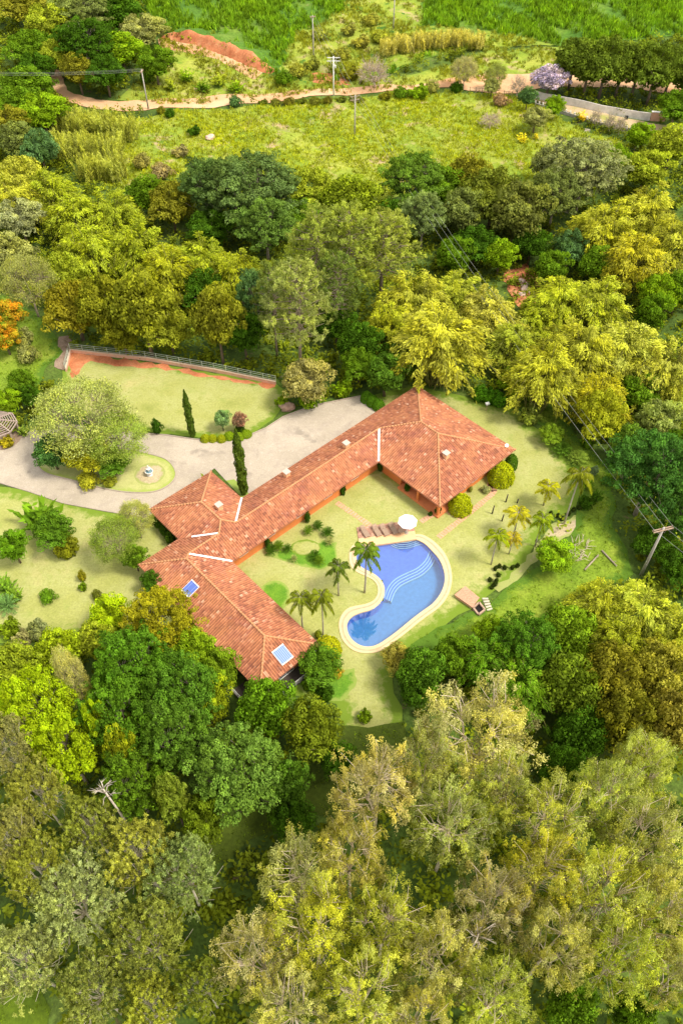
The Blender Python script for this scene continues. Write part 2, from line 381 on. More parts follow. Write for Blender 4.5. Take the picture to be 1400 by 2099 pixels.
            lv.put(c, nrmz(r.normal(size=(n, 3)) * .55 + [0, 0, .9] + d * .35), .50, .15, v, long_dir=np.tile([d * .9 + [0, 0, -.6]], (n, 1)) + off * .9)
    elif kind == 'reed':                   # upright tall grass, R 3.5, H 5
        R, H = 3.5, 5.0
        for i in range(75):
            a = r.uniform(0, 6.283); q = math.sqrt(r.uniform()); b0 = np.array([math.cos(a), math.sin(a), 0]) * q * R * .8
            ln = np.array([r.normal() * .55 + .3, r.normal() * .55, 0]); h = r.uniform(3.4, 5.2); n = 75; t = r.uniform(.15, 1, (n, 1))
            c = b0 + ln * t ** 2 * 1.3 + np.array([0, 0, 1]) * h * t + r.normal(size=(n, 3)) * [.16, .16, .1]
            lv.put(c, nrmz(r.normal(size=(n, 3)) + [0, 0, .3]), .75, .09, (r.uniform(.2, .85), r.uniform(0, .8)), long_dir=np.tile([[ln[0] * .5, ln[1] * .5, 1.3]], (n, 1)))
            tb.tube([tuple(b0), tuple(b0 + ln * .3 + [0, 0, h * .55])], [.03, .02], 3, False)
    elif kind == 'shr':                    # rounded loose shrub, R 2, H 2.4
        R, H = 2.0, 2.4
        D = dome_dirs(26, r, .0); T = np.array([0, 0, .7]) + D * (r.uniform(.5, 1.12, len(D)) * 1.4 * (1 + .22 * np.sin(D[:, 0] * 4 + seed)))[:, None] * [1, 1, .85]
        for p in T: lv.clump(p, r.uniform(.32, .66), .8, 110, .26, .15, (r.uniform(.2, .8), r.uniform(-.1, .5)), low=-.5)
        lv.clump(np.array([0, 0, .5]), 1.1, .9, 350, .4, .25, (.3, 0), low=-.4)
        skeleton(tb, r, T[::2], H, .25, 5, .06, .5)
    elif kind == 'top':                    # clipped dome of fine leaves, R 1.9, H 2.3
        R, H = 1.9, 2.3
        d = nrmz(r.normal(size=(9000, 3))); d = d[d[:, 2] > -.12]; k = 1 + .07 * np.sin(d[:, :1] * 9 + d[:, 2:] * 5) * np.cos(d[:, 1:2] * 8) - .12 * r.uniform(size=(len(d), 1)) ** .7
        c = d * k * [1.85, 1.85, 2.0] + [0, 0, .28]; lv.put(c, d + r.normal(size=d.shape) * .5, .2, .12, (.5, .3), vj=.25, aj=.3)
        tb.tube([(0, 0, -.2), (0, 0, .8)], [.12, .1], 6)
    elif kind == 'cyp':                    # narrow column, R .8, H 11
        R, H = .8, 11.0
        z = r.uniform(.0, 1, 6500); rr = .72 * np.minimum(1, (1.04 - z) * 3.2) * np.minimum(1, .72 + z * 1.8) * (1 - .18 * np.abs(np.sin(z * 31 + r.uniform(0, 1)))); a = r.uniform(0, 6.283, 6500)
        rr = rr * (1 + .2 * np.sin(a * 3 + z * 22)) * r.uniform(.8, 1.0, 6500)
        c = np.stack([rr * np.cos(a), rr * np.sin(a), .3 + z * 10.6], 1); n = np.stack([np.cos(a), np.sin(a), z * 0 + .25], 1) + r.normal(size=(6500, 3)) * .4
        lv.put(c, n, .34, .13, (.45, .15), long_dir=np.tile([[0, 0, 2.0]], (6500, 1)), vj=.22, aj=.2)
        tb.tube([(0, 0, -.3), (0, 0, 10)], [.16, .04], 6)
    elif kind == 'palm':                   # plumed palm, R 2.9, H 8 (crown centre at 8)
        R, H = 2.9, 8.0
        for i in range(15):
            a = i * 2.4 + r.uniform(-.25, .25); el = .95 - 1.25 * (i / 15.0) + r.uniform(-.1, .1); d = np.array([math.cos(a), math.sin(a), 0]); s_ = np.array([-d[1], d[0], 0])
            L = r.uniform(2.7, 3.3); n = 230; t = np.sort(r.uniform(.12, 1, n))[:, None]
            cur = lambda t: np.array([0, 0, 8.0]) + d * L * (t * math.cos(el) * .95) + np.array([0, 0, 1.0]) * (L * t * math.sin(el) - L * .62 * t ** 2.2)
            c0 = cur(t); sgn = r.choice([-1, 1], (n, 1)); ln = .72 * np.sin(np.pi * np.clip(t * .9 + .12, 0, 1)) + .15
            dr = s_ * sgn * .75 + d * .35 + np.array([0, 0, -1.0]) * r.uniform(.25, 1.1, (n, 1)); dr = nrmz(dr)
            lv.put(c0 + dr * ln * .5, np.cross(dr, np.tile(d, (n, 1))) * sgn + [0, 0, .3], .85, .10, (r.uniform(.3, .8), .15 + .5 * (i > 10)), long_dir=dr * 3)
            tb.tube([tuple(cur(q)) for q in (0, .3, .6, .85, 1)], [.05, .045, .035, .02, .01], 3, False)
        tb.tube([(0, 0, -.2), (.1, 0, 2.5), (.05, 0, 5), (0, 0, 7.4), (0, 0, 8.1)], [.2, .15, .13, .13, .1], 9)
    elif kind == 'bare':                   # leafless, fine twigs, R 4, H 6
        R, H = 4.0, 6.0
        D = dome_dirs(150, r, .1); T = np.array([0, 0, 1.4]) + D * (r.uniform(.5, 1.0, len(D)) * 3.9)[:, None] * [1, 1, 1.12]
        for p in T: lv.clump(p, .4, 1, 7, .3, .05, (r.uniform(.3, .8), .3), low=-1)
        skeleton(tb, r, T, H, 1.0, 16, .16, .5, -.08, .028)
        for k, p in enumerate(T):
            for _ in range(2): 
                q = p + r.normal(size=3) * .5; tb.tube([tuple(p * .8 + np.array([0, 0, .3])), tuple(q)], [.03, .015], 3, False)
    elif kind == 'cyc':                    # rosette of stiff fronds, R 1.3, H 1.3
        R, H = 1.3, 1.3
        for i in range(34):
            a = i * 2.4; el = 1.25 - 1.1 * i / 34; d = np.array([math.cos(a), math.sin(a), 0]); s_ = np.array([-d[1], d[0], 0]); n = 60; t = r.uniform(.15, 1, n)[:, None]
            c0 = np.array([0, 0, .35]) + d * 1.35 * t * math.cos(el) + np.array([0, 0, 1.0]) * (1.35 * t * math.sin(el) - .35 * t ** 2); sg = r.choice([-1, 1], (n, 1))
            dr = nrmz(s_ * sg + d * .6); lv.put(c0 + dr * .11, np.tile([[0, 0, 1.0]], (n, 1)), .28, .045, (r.uniform(.3, .7), .1), long_dir=dr * 4)
        tb.tube([(0, 0, -.1), (0, 0, .45)], [.17, .14], 8)
    elif kind == 'ban':                    # big-leaved clump (ginger, banana), R 1.8, H 2.6
        R, H = 1.8, 2.6
        for i in range(60):
            a = r.uniform(0, 6.283); d = np.array([math.cos(a), math.sin(a), 0]); L = r.uniform(1.0, 1.9); b0 = np.append(r.normal(size=2) * .35, 0); el = r.uniform(.5, 1.35)
            for t in (.45, .7, .95):
                c = b0 + d * L * t * math.cos(el) + np.array([0, 0, 1.0]) * (L * 1.35 * t * math.sin(el) - .45 * t * t)
                lv.put(c[None], (np.array([0, 0, 1.0]) - d * .3 + r.normal(size=3) * .2)[None], .75, .3, (r.uniform(.3, .8), r.uniform(0, .5)), long_dir=(d - [0, 0, .35 * t])[None] * 3)
            tb.tube([tuple(b0), tuple(b0 + d * .3 + [0, 0, .8])], [.04, .02], 3, False)
    return tb.mesh(kind + '_trunk', BARK, True), lv.mesh(kind + '_crown', LEAF), R, H
NV = dict(bro=3, cau=3, euc=5, gre=3, fea=2, pin=2, bam=4, reed=2, shr=3, top=1, cyp=1, palm=3, bare=1, cyc=1, ban=2)
CZ = dict(bro=.60, cau=.62, euc=.68, gre=.70, fea=.60, pin=.60, bam=.66, reed=.5, shr=.45, top=.5, cyp=.5, palm=1.0, bare=.5, cyc=.4, ban=.5)
TOPR = {}
PROTO = {}
for k_, n_ in NV.items():
    for i_ in range(n_): PROTO[k_, i_] = proto(k_, 11 * i_ + len(k_) + 3)
NAMES = dict(bro='broadleaf_tree', cau='canopy_tree', euc='eucalyptus_tree', gre='grey_tree', fea='feathery_tree', pin='pine_tree', bam='bamboo_clump', reed='reed_clump', shr='shrub', top='clipped_shrub',
             cyp='cypress_tree', palm='palm_tree', bare='bare_tree', cyc='cycad', ban='leafy_plant')
CATS = dict(bro='tree', cau='tree', euc='tree', gre='tree', fea='tree', pin='tree', bam='bamboo', reed='tall grass', shr='shrub', top='shrub', cyp='tree', palm='palm tree', bare='tree', cyc='plant', ban='plant')
DEFH = dict(bro=10, cau=13, euc=21, gre=16, fea=11, pin=18, bam=12, reed=5, shr=0, top=0, cyp=11, palm=8, bare=6, cyc=0, ban=0)
TRK = dict(bro=(.16, .12, .08), cau=(.3, .26, .2), euc=(.68, .58, .45), gre=(.66, .60, .48), fea=(.36, .3, .22), pin=(.3, .24, .18), bam=(.3, .3, .08), reed=(.3, .3, .1), shr=(.14, .1, .06), top=(.14, .1, .06),
           cyp=(.14, .1, .06), palm=(.42, .38, .33), bare=(.46, .38, .32), cyc=(.12, .1, .07), ban=(.2, .3, .05))
TREES = []
_cnt = {}
def plant(kind, px, py, r, col, label, h=None, group=None, var=None, rot=None, mat=None, name=None, cat=None, base=False, trunk=None):
    """r in photo pixels; (px,py) is the crown centre, or the foot when base=True"""
    n = _cnt.get(kind, 0); _cnt[kind] = n + 1
    tm, cm, R0, H0 = PROTO[kind, (n if var is None else var) % NV[kind]]
    if kind in ('bro', 'cau') and py < 900 and r >= 26: r *= 1.16
    if kind == 'bam': r *= 1.12
    P = atg(px, py)
    for _ in range(4):
        rm = r * depth((P[0], P[1], P[2] + (h or 2) * .5)) / FPX
        hh = h if h else (DEFH[kind] or rm * H0 / R0)
        if not base: P = atg(px, py, CZ[kind] * hh)
    rm = r * depth((P[0], P[1], P[2] + hh * .6)) / FPX
    e = empty(name or NAMES[kind], (P[0], P[1], P[2]), (n * 2.1 if rot is None else rot), label, cat or CATS[kind], group)
    sx = rm / R0; e.scale = (sx, sx, hh / H0)
    link('trunk', tm, e, trunk or TRK[kind])
    if mat:
        key = (cm.name, mat.name)
        if key not in PROTO: c2 = cm.copy(); c2.materials[0] = mat; PROTO[key] = c2
        cm = PROTO[key]
    link('crown', cm, e, col)
    TREES.append((P[0], P[1], rm)); return e
# ------------------------------------------------------------------ ground
G_FLOOR = ground_mat('forest_floor', [(.3, (.035, .06, .012)), (.5, (.07, .12, .015)), (.68, (.12, .17, .03))], .12, .45, 2.5, extra=[(.35, .62, .74, (.16, .10, .06))])
G_FIELD = ground_mat('pasture', [(.28, (.12, .20, .02)), (.45, (.21, .28, .025)), (.6, (.30, .33, .045)), (.75, (.33, .32, .09))], .09, .3, 1.6,
                     extra=[(.16, .56, .66, (.40, .30, .16)), (.5, .58, .72, (.13, .23, .02)), (.07, .60, .72, (.27, .24, .10))], edge=(.2, .27, .03), bstr=.9)
G_CROP = ground_mat('crop_field', [(.3, (.04, .11, .01)), (.5, (.08, .17, .015)), (.7, (.16, .23, .03))], .05, .35, 1.3, extra=[(.2, .66, .76, (.30, .25, .14))])
G_LAWN = ground_mat('lawn', [(.25, (.22, .25, .055)), (.42, (.32, .33, .095)), (.56, (.35, .36, .125)), (.75, (.42, .37, .15))], .16, .22, 4.0,
                    extra=[(1.3, .52, .72, (.27, .29, .07)), (.08, .55, .7, (.29, .31, .075)), (.45, .58, .78, (.25, .30, .07))], edge=(.15, .23, .02), bstr=.35)
G_SLOPE = ground_mat('slope_grass', [(.3, (.11, .19, .012)), (.55, (.18, .26, .02)), (.72, (.27, .32, .045))], .14, .35, 3.0, extra=[(.4, .68, .78, (.30, .24, .12))], edge=(.08, .16, .012), bstr=.8)
G_BED = ground_mat('bed_grass', [(.3, (.07, .19, .012)), (.6, (.14, .28, .02))], .6, .3, 6.0, edge=(.24, .32, .06))
G_GRAVEL = ground_mat('gravel', [(.28, (.33, .285, .22)), (.5, (.40, .345, .27)), (.72, (.45, .39, .31))], .16, .2, 7.0, extra=[(.5, .5, .75, (.33, .28, .23)), (2.2, .56, .72, (.48, .42, .35)), (.22, .58, .66, (.29, .25, .2))], bstr=.4)
G_DIRT = ground_mat('dirt_road', [(.3, (.48, .25, .12)), (.5, (.58, .35, .19)), (.7, (.66, .45, .27))], .1, .12, 2.5, extra=[(.3, .6, .75, (.45, .2, .08))])
G_RED = ground_mat('red_soil', [(.3, (.34, .10, .04)), (.55, (.52, .20, .09)), (.75, (.60, .33, .18))], .35, .25, 3.0, extra=[(.6, .62, .7, (.26, .24, .06))], bstr=.9)
G_BARE = ground_mat('bare_soil', [(.3, (.36, .29, .17)), (.6, (.46, .38, .24))], .5, .25, 5.0, edge=(.30, .33, .10))
G_BROWN = ground_mat('leaf_litter', [(.3, (.18, .12, .08)), (.6, (.30, .22, .16))], .6, .3, 5.0)

def axis_pts(lo, hi, st, far):
    a = list(np.arange(lo, hi + .01, st)); k = 1; o = []
    q = hi
    while q < far: q += st * 1.6 ** k; k += 1; o.append(q)
    k = 1; q = lo; u_ = []
    while q > -far: q -= st * 1.6 ** k; k += 1; u_.append(q)
    return np.array(u_[::-1] + a + o)
gx = axis_pts(-150, 150, 1.6, 3000); gy = axis_pts(-30, 330, 1.6, 3000)
X, Y = np.meshgrid(gx, gy); Z = hgt(X, np.clip(Y, -400, 420)) - .06
nx, ny = len(gx), len(gy); idx = np.arange(nx * ny).reshape(ny, nx)
me = bpy.data.meshes.new('ground'); me.vertices.add(nx * ny); me.vertices.foreach_set('co', np.stack([X, Y, Z], -1).ravel().astype('f'))
F_ = np.stack([idx[:-1, :-1], idx[:-1, 1:], idx[1:, 1:], idx[1:, :-1]], -1).reshape(-1, 4)
# the pool's basin is an opening in the ground
POOL_PX = [(565, 275), (820, 240), (870, 265), (910, 305), (950, 350), (975, 405), (985, 460), (978, 510), (955, 560), (915, 610), (860, 650), (800, 695), (740, 745), (690, 785), (640, 820), (600, 845), (550, 858),
           (500, 850), (455, 820), (430, 780), (422, 735), (435, 700), (465, 675), (510, 658), (560, 645), (600, 620), (630, 580), (640, 530), (628, 490), (600, 455), (560, 430), (520, 410), (490, 385), (476, 350), (485, 310), (520, 284)]
COPE_PX = [(815, 210), (862, 215), (920, 250), (970, 300), (1005, 360), (1022, 420), (1025, 480), (1012, 540), (985, 590), (945, 635), (890, 675), (830, 720), (770, 770), (710, 815), (655, 855), (600, 885), (540, 893), (480, 885),
           (430, 855), (395, 810), (380, 760), (378, 715), (395, 670), (430, 635), (480, 620), (530, 610), (575, 590), (598, 555), (598, 510), (575, 475), (530, 450), (485, 430), (450, 400), (437, 360), (438, 310), (455, 275), (492, 255)]
z3 = lambda p: (560 + p[0] / 2.8, 1020 + p[1] / 2.8)
POOL = [at(*z3(p), 0.0)[:2] for p in POOL_PX]; COPE = [at(*z3(p), .06)[:2] for p in COPE_PX]
POOL = np.array([POOL[0]] + smooth_poly(POOL[1:], 4, False)); COPE = np.array(smooth_poly(COPE, 4, False))
cxy = np.stack([X, Y], -1)[:-1, :-1].reshape(-1, 2) + .8
_, din = poly_out(cxy[:, 0], cxy[:, 1], COPE); 
keep = din <= 0
F_ = F_[keep]
me.loops.add(F_.size); me.loops.foreach_set('vertex_index', F_.ravel().astype('i')); me.polygons.add(len(F_)); me.polygons.foreach_set('loop_start', np.arange(0, F_.size, 4, dtype='i'))
me.update(calc_edges=True); me.materials.append(G_FLOOR); me.polygons.foreach_set('use_smooth', [True] * len(me.polygons))
link('ground', me)['kind'] = 'structure'

OPEN = []                              # open areas: no undergrowth here
def area(name, px, off, mat, **k):
    o, B = sheet(name, px, off, mat, **k); OPEN.append(B); return o
area('crop_field', [(250, -60), (1500, -60), (1500, 75), (1150, 95), (1000, 90), (880, 118), (760, 160), (600, 172), (560, 155), (450, 70), (330, 60)], .05, G_CROP, res=3)
SCRUB = area('scrub_slope', [(575, 150), (600, 70), (690, 30), (730, -30), (870, -30), (862, 55), (1000, 66), (1140, 92), (1000, 104), (880, 112), (760, 156), (620, 166)], .075, G_FIELD, res=2.2, jit=1.2)
SCRUB_B = OPEN.pop()
area('verge', [(330, 80), (420, 100), (560, 160), (700, 170), (860, 150), (1000, 105), (1170, 95), (1160, 135), (1060, 155), (900, 170), (760, 190), (500, 200), (330, 215), (240, 205), (330, 140)], .06, G_FIELD, res=2)
area('pasture', [(250, 250), (400, 225), (640, 207), (900, 190), (1040, 195), (1110, 220), (1180, 260), (1300, 300), (1200, 330), (1080, 380), (900, 370), (760, 420), (640, 380), (500, 350), (380, 360), (250, 390), (150, 360)], .05, G_FIELD, res=2, jit=.8)
area('dirt_road', [(108, 145), (128, 150), (140, 185), (200, 204), (300, 205), (460, 193), (620, 184), (760, 176), (900, 166), (960, 155), (1060, 152), (1150, 150), (1300, 160), (1450, 165),
                   (1450, 188), (1300, 182), (1150, 178), (1060, 192), (960, 186), (900, 180), (760, 192), (620, 200), (520, 212), (400, 222), (280, 228), (190, 222), (130, 204), (108, 178)], .09, G_DIRT, res=1.6, jit=.25, smooth=3)
area('driveway_track', [(1095, 185), (1180, 218), (1260, 238), (1330, 252), (1400, 262), (1400, 276), (1310, 268), (1200, 245), (1120, 215), (1080, 200)], .11, ground_mat('farm_track', [(.35, (.30, .30, .08)), (.55, (.46, .34, .20)), (.7, (.50, .40, .26))], .25, .2, 4), res=1.6, jit=.2)
area('cleared_slope', [(325, 80), (420, 95), (540, 150), (520, 165), (440, 120), (330, 100)], .12, G_DIRT, res=1.5, jit=.3)
area('left_meadow', [(-60, 600), (40, 610), (110, 680), (125, 720), (70, 800), (20, 860), (-60, 860)], .04, G_SLOPE, res=1.6, jit=.5)
area('right_slope', [(1040, 800), (1130, 830), (1190, 900), (1250, 960), (1260, 1080), (1300, 1180), (1200, 1230), (1100, 1300), (960, 1330), (830, 1330), (900, 1290), (1000, 1240), (1090, 1170), (1180, 1080), (1190, 980), (1120, 880), (1030, 820)], .05, G_SLOPE, res=1.6, jit=.4)
area('lower_lawn', [(640, 1500), (830, 1480), (830, 1600), (720, 1660), (560, 1700), (420, 1780), (400, 1700), (560, 1640)], .05, ground_mat('painted_shade_grass', [(.3, (.045, .07, .006)), (.7, (.08, .115, .01))], .3, .3, 3), res=2, jit=.5)  # tree shade over this clearing is put into the darker grass colour
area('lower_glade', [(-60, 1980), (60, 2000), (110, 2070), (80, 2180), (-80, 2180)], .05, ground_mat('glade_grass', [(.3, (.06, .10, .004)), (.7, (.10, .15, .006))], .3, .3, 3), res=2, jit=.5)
HC = COPE.mean(0); HOLE = np.array([p + (HC * 0 + 0) for p in COPE])
_a = ribbon = None
L1, LB = sheet('lawn', [(-80, 985), (60, 1005), (200, 1040), (310, 1060), (500, 1010), (760, 812), (850, 790), (1000, 825), (1050, 835), (1090, 870), (1130, 900), (1165, 940), (1190, 1000), (1180, 1040), (1110, 1080), (1075, 1160), (1010, 1210), (985, 1232), (940, 1262),
     (880, 1300), (820, 1340), (800, 1390), (822, 1450), (820, 1520), (760, 1545), (700, 1520), (690, 1440), (560, 1420), (400, 1300), (170, 1310), (60, 1320), (-80, 1320)], .004, G_LAWN, res=1.5, jit=.25, edge_w=3.5, hole=HOLE)
OPEN.append(LB)
cut_pool = None
area('court_lawn', [(150, 728), (300, 742), (440, 765), (566, 786), (600, 810), (560, 860), (515, 893), (440, 900), (330, 888), (200, 870), (120, 820), (130, 760)], .012, G_LAWN, res=1.4, jit=.2)
area('red_soil_strip', [(148, 722), (300, 742), (440, 768), (564, 788), (562, 796), (470, 779), (400, 769), (330, 756), (250, 751), (190, 742), (165, 755), (150, 775), (142, 768)], .018, G_RED, res=.9, jit=.45)
DRIVE = [(-80, 930), (0, 918), (50, 893), (68, 880), (120, 868), (260, 886), (340, 892), (400, 901), (455, 904), (500, 897), (545, 878), (580, 855), (640, 832), (740, 812), (765, 828), (790, 838), (560, 1000), (510, 1035), (440, 960), (330, 1045), (300, 1062), (215, 1048), (130, 1032), (60, 1008), (0, 990), (-80, 975)]
area('driveway', DRIVE, .022, G_GRAVEL, res=1.5, smooth=0)
ISL = smooth_poly([atg(*p)[:2] for p in [(76, 948), (90, 935), (160, 905), (250, 920), (310, 932), (345, 945), (361, 970), (350, 992), (318, 1008), (270, 1010), (215, 1002), (150, 985), (95, 970)]], 5)
sheet('island_lawn', ISL, .06, ground_mat('island_grass', [(.3, (.30, .33, .09)), (.6, (.42, .42, .16))], .3, .15, 6.0, edge=(.30, .36, .08)), res=1.0, world=True, edge_w=1.2)
CIRC = [atg(308, 972)[:2] + np.array([math.cos(a), math.sin(a)]) * 2.15 for a in np.linspace(0, 6.283, 28, endpoint=False)]
sheet('planting_circle', CIRC, .066, G_BARE, res=.8, world=True, edge_w=.2)
sheet('cypress_bed', [(463, 985), (480, 983), (500, 1000), (510, 1012), (498, 1022)], .03, G_BED, res=.8, jit=.05)
sheet('footpath', [(122, 690), (140, 688), (148, 700), (140, 740), (132, 760), (112, 752), (118, 715)], .03, G_BROWN, res=1, jit=.1)
sheet('stream_bank', [(1030, 560), (1075, 540), (1110, 575), (1105, 620), (1070, 645), (1040, 600)], .05, G_RED, res=1.0, jit=.5)
sheet('upper_gully', [(640, 150), (700, 150), (720, 175), (640, 170)], .13, G_RED, res=1.0, jit=.5)
sheet('bare_bank', [(1090, 1130), (1130, 1075), (1200, 1050), (1215, 1070), (1150, 1110), (1090, 1160), (1050, 1200), (1020, 1215), (1005, 1200), (1040, 1185), (1075, 1150)], .02, G_BARE, res=.9, jit=.25, edge_w=1.2)
for i, (a, b, rr, rw) in enumerate([((548, 1222), None, 2.7, .75), ((695, 1112), None, 1.6, .4)]): pass
# green planting beds let into the lawn
sheet('shrub_bed', [(540, 1138), (590, 1122), (640, 1120), (662, 1108), (690, 1112), (690, 1150), (655, 1170), (618, 1160), (580, 1150)], .016, G_BED, res=.7, jit=.12, edge_w=.5)
sheet('round_bed', [atg(562, 1222)[:2] + np.array([math.cos(a) * 2.0, math.sin(a) * 2.4]) for a in np.linspace(0, 6.283, 20, endpoint=False)], .016, G_BED, res=.6, world=True, edge_w=.9)
sheet('corner_bed', [(640, 1310), (690, 1330), (705, 1375), (725, 1370), (735, 1395), (700, 1440), (640, 1430), (590, 1400)], .016, G_BED, res=.8, jit=.2, edge_w=1)
inner_lawn = sheet('inner_lawn', [(598, 1115), (630, 1106), (656, 1116), (652, 1132), (620, 1140), (600, 1132)], .024, G_LAWN, res=.6, jit=.08, edge_w=.4, smooth=2)[0]
for p, q in (((780, 950), (700, 985)), ((780, 955), (890, 1035)), ((700, 985), (560, 1090))):     # greener grass kept close to the veranda
    A_ = atg(*p)[:2]; B_ = atg(*q)[:2]; d_ = (B_ - A_) / np.linalg.norm(B_ - A_); n_ = np.array([d_[1], -d_[0]])
    if n_[1] > 0: n_ = -n_
    sheet('lawn_margin', [A_, B_, B_ + n_ * 1.3, A_ + n_ * 1.8], .009 if q[1] > 1000 else .013, ground_mat('margin_grass', [(.3, (.2, .27, .03)), (.6, (.3, .34, .08))], .8, .2, 6, edge=(.36, .37, .13)), res=.6, world=True, jit=.18, edge_w=.8)

def ribbon_pts(c, wl, closed=True):
    c = np.array(c, float); n = len(c); out = []
    for i in range(n):
        a = c[(i - 1) % n] if closed or i else c[i]; b = c[(i + 1) % n] if closed or i < n - 1 else c[i]
        d = (b - a) / max(np.linalg.norm(b - a), 1e-6); out.append(c[i] + np.array([-d[1], d[0]]) * wl)
    return np.array(out)
# brick footpaths and the low kerb of the drive
BRICK = solid('path_brick', (.58, .32, .20), .9, .3, 4.0)
def brick_path(pts, wd, label):
    W = smooth_poly([atg(*p)[:2] for p in pts], 4, False); b = MB(); rnd = random.Random(5)
    s = 0; L = [np.linalg.norm(np.array(W[i + 1]) - W[i]) for i in range(len(W) - 1)]
    for i in range(len(W) - 1):
        a, c = np.array(W[i]), np.array(W[i + 1]); d = (c - a) / L[i]; n = np.array([-d[1], d[0]]); k = max(1, round(L[i] / .42))
        for j in range(k):
            q = a + d * L[i] * (j + .5) / k; z = float(hgt(q[0], q[1])); wl = wd * rnd.uniform(.85, 1.05)
            ang = math.atan2(d[1], d[0]) + rnd.uniform(-.06, .06)
            b.box(-.16, -wl / 2, -.1, .16, wl / 2, .035, Matrix.Translation((q[0], q[1], z)) @ Matrix.Rotation(ang, 4, 'Z'))
    return tag(b.build('brick_path', BRICK), kind='structure')
brick_path([(862, 1070), (905, 1043)], .75, ''); brick_path([(898, 1102), (1000, 1020), (1012, 1004), (1008, 995), (1000, 992)], .8, ''); brick_path([(914, 1046), (938, 1060)], .75, '')
brick_path([(690, 1030), (760, 1078)], .8, '')
KERB = solid('kerb_stone', (.36, .30, .24), .9, .15, 3.0)
def kerb(pts, world=False, wd=.14, hg=.12, off=.02, closed=False):
    W = np.array(pts if world else [atg(*p)[:2] for p in pts]); L_ = ribbon_pts(W, wd / 2, closed); R_ = ribbon_pts(W, -wd / 2, closed); b = MB(); n = len(W)
    for i in range(n if closed else n - 1):
        j = (i + 1) % n; z = float(hgt(W[i][0], W[i][1])) + off
        b.add([(*L_[i], z - .1), (*R_[i], z - .1), (*R_[i], z + hg), (*L_[i], z + hg), (*L_[j], z - .1), (*R_[j], z - .1), (*R_[j], z + hg), (*L_[j], z + hg)], [(3, 2, 6, 7), (0, 3, 7, 4), (2, 1, 5, 6)])
    return tag(b.build('kerb', KERB), kind='structure')
kerb([tuple(p) for p in ISL], True, closed=True)
kerb([(120, 868), (260, 886), (340, 892), (400, 901), (455, 904), (500, 897), (545, 878), (580, 855), (640, 832), (740, 812)])
kerb([(-80, 975), (0, 990), (60, 1008), (130, 1032), (215, 1048), (300, 1062)])

# ------------------------------------------------------------------ the house
HA = math.radians(43.0); HU = np.array([math.cos(HA), math.sin(HA)]); HV = np.array([-math.sin(HA), math.cos(HA)])
def hp(u, v, z=0.0): q = HU * u + HV * v; return (float(q[0]), float(q[1]), float(z))
ZE, SL = 3.0, .345
house = empty('house', hp(30, 55), 0, 'sprawling single-storey villa with long red clay-tiled hip roofs and orange walls', 'house')
HM = Matrix.Translation(Vector(hp(30, 55))).inverted()
def hmesh(name, b, mat, parent=house, smooth=False, label=None):
    b.v = [(p[0] - hp(30, 55)[0], p[1] - hp(30, 55)[1], p[2]) for p in b.v]
    o = b.build(name, mat, parent, smooth)
    if label: o['label'] = label
    return o
# tiles
TSP = .31
def tilemat():
    m, t, b = newmat('clay_tiles'); uv = t.nodes.new('ShaderNodeUVMap'); uv.uv_map = 'UVMap'
    sp = t.nodes.new('ShaderNodeSeparateXYZ'); t.links.new(uv.outputs[0], sp.inputs[0])
    def fl(i, s):
        a = t.nodes.new('ShaderNodeMath'); a.operation = 'DIVIDE'; t.links.new(sp.outputs[i], a.inputs[0]); a.inputs[1].default_value = s
        f = t.nodes.new('ShaderNodeMath'); f.operation = 'FLOOR'; t.links.new(a.outputs[0], f.inputs[0]); return f.outputs[0]
    cb = t.nodes.new('ShaderNodeCombineXYZ'); t.links.new(fl(0, TSP), cb.inputs[0]); t.links.new(fl(1, .38), cb.inputs[1])
    wn = t.nodes.new('ShaderNodeTexWhiteNoise'); wn.noise_dimensions = '2D'; t.links.new(cb.outputs[0], wn.inputs['Vector'])
    c = ramp(t, wn.outputs['Value'], [(.0, (.22, .08, .045)), (.3, (.31, .11, .055)), (.7, (.385, .14, .07)), (.95, (.50, .21, .11)), (1, (.60, .38, .26))])
    big = noise(t, .28, 5, .65); c = mixc(t, ramp(t, big, [(.42, (0, 0, 0)), (.70, (.6,) * 3)]), c, (.60, .26, .11))
    dk = noise(t, .42, 6, .75, dist=.6); c = mixc(t, ramp(t, dk, [(.50, (0, 0, 0)), (.68, (.5,) * 3)]), c, (.30, .10, .08))
    lc = noise(t, 1.6, 6, .8); c = mixc(t, ramp(t, lc, [(.60, (0, 0, 0)), (.74, (.55,) * 3)]), c, (.58, .48, .40))
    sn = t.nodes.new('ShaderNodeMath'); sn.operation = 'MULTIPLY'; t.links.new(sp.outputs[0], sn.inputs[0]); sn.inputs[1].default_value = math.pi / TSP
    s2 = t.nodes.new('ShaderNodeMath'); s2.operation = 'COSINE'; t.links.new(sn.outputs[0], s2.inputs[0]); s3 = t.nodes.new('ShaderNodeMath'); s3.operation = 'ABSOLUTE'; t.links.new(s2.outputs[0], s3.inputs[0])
    c = mixc(t, ramp(t, s3.outputs[0], [(.15, (.55,) * 3), (.5, (0, 0, 0))]), c, (.13, .055, .04))          # channels between tile rows darkened: grime plus painted-in shade for stronger relief
    t.links.new(c, b.inputs['Base Color']); b.inputs['Roughness'].default_value = .85
    fr = t.nodes.new('ShaderNodeMath'); fr.operation = 'DIVIDE'; t.links.new(sp.outputs[1], fr.inputs[0]); fr.inputs[1].default_value = .38
    f2 = t.nodes.new('ShaderNodeMath'); f2.operation = 'FRACT'; t.links.new(fr.outputs[0], f2.inputs[0])
    bump(t, b, f2.outputs[0], .6, .05); return m
TILE = tilemat()
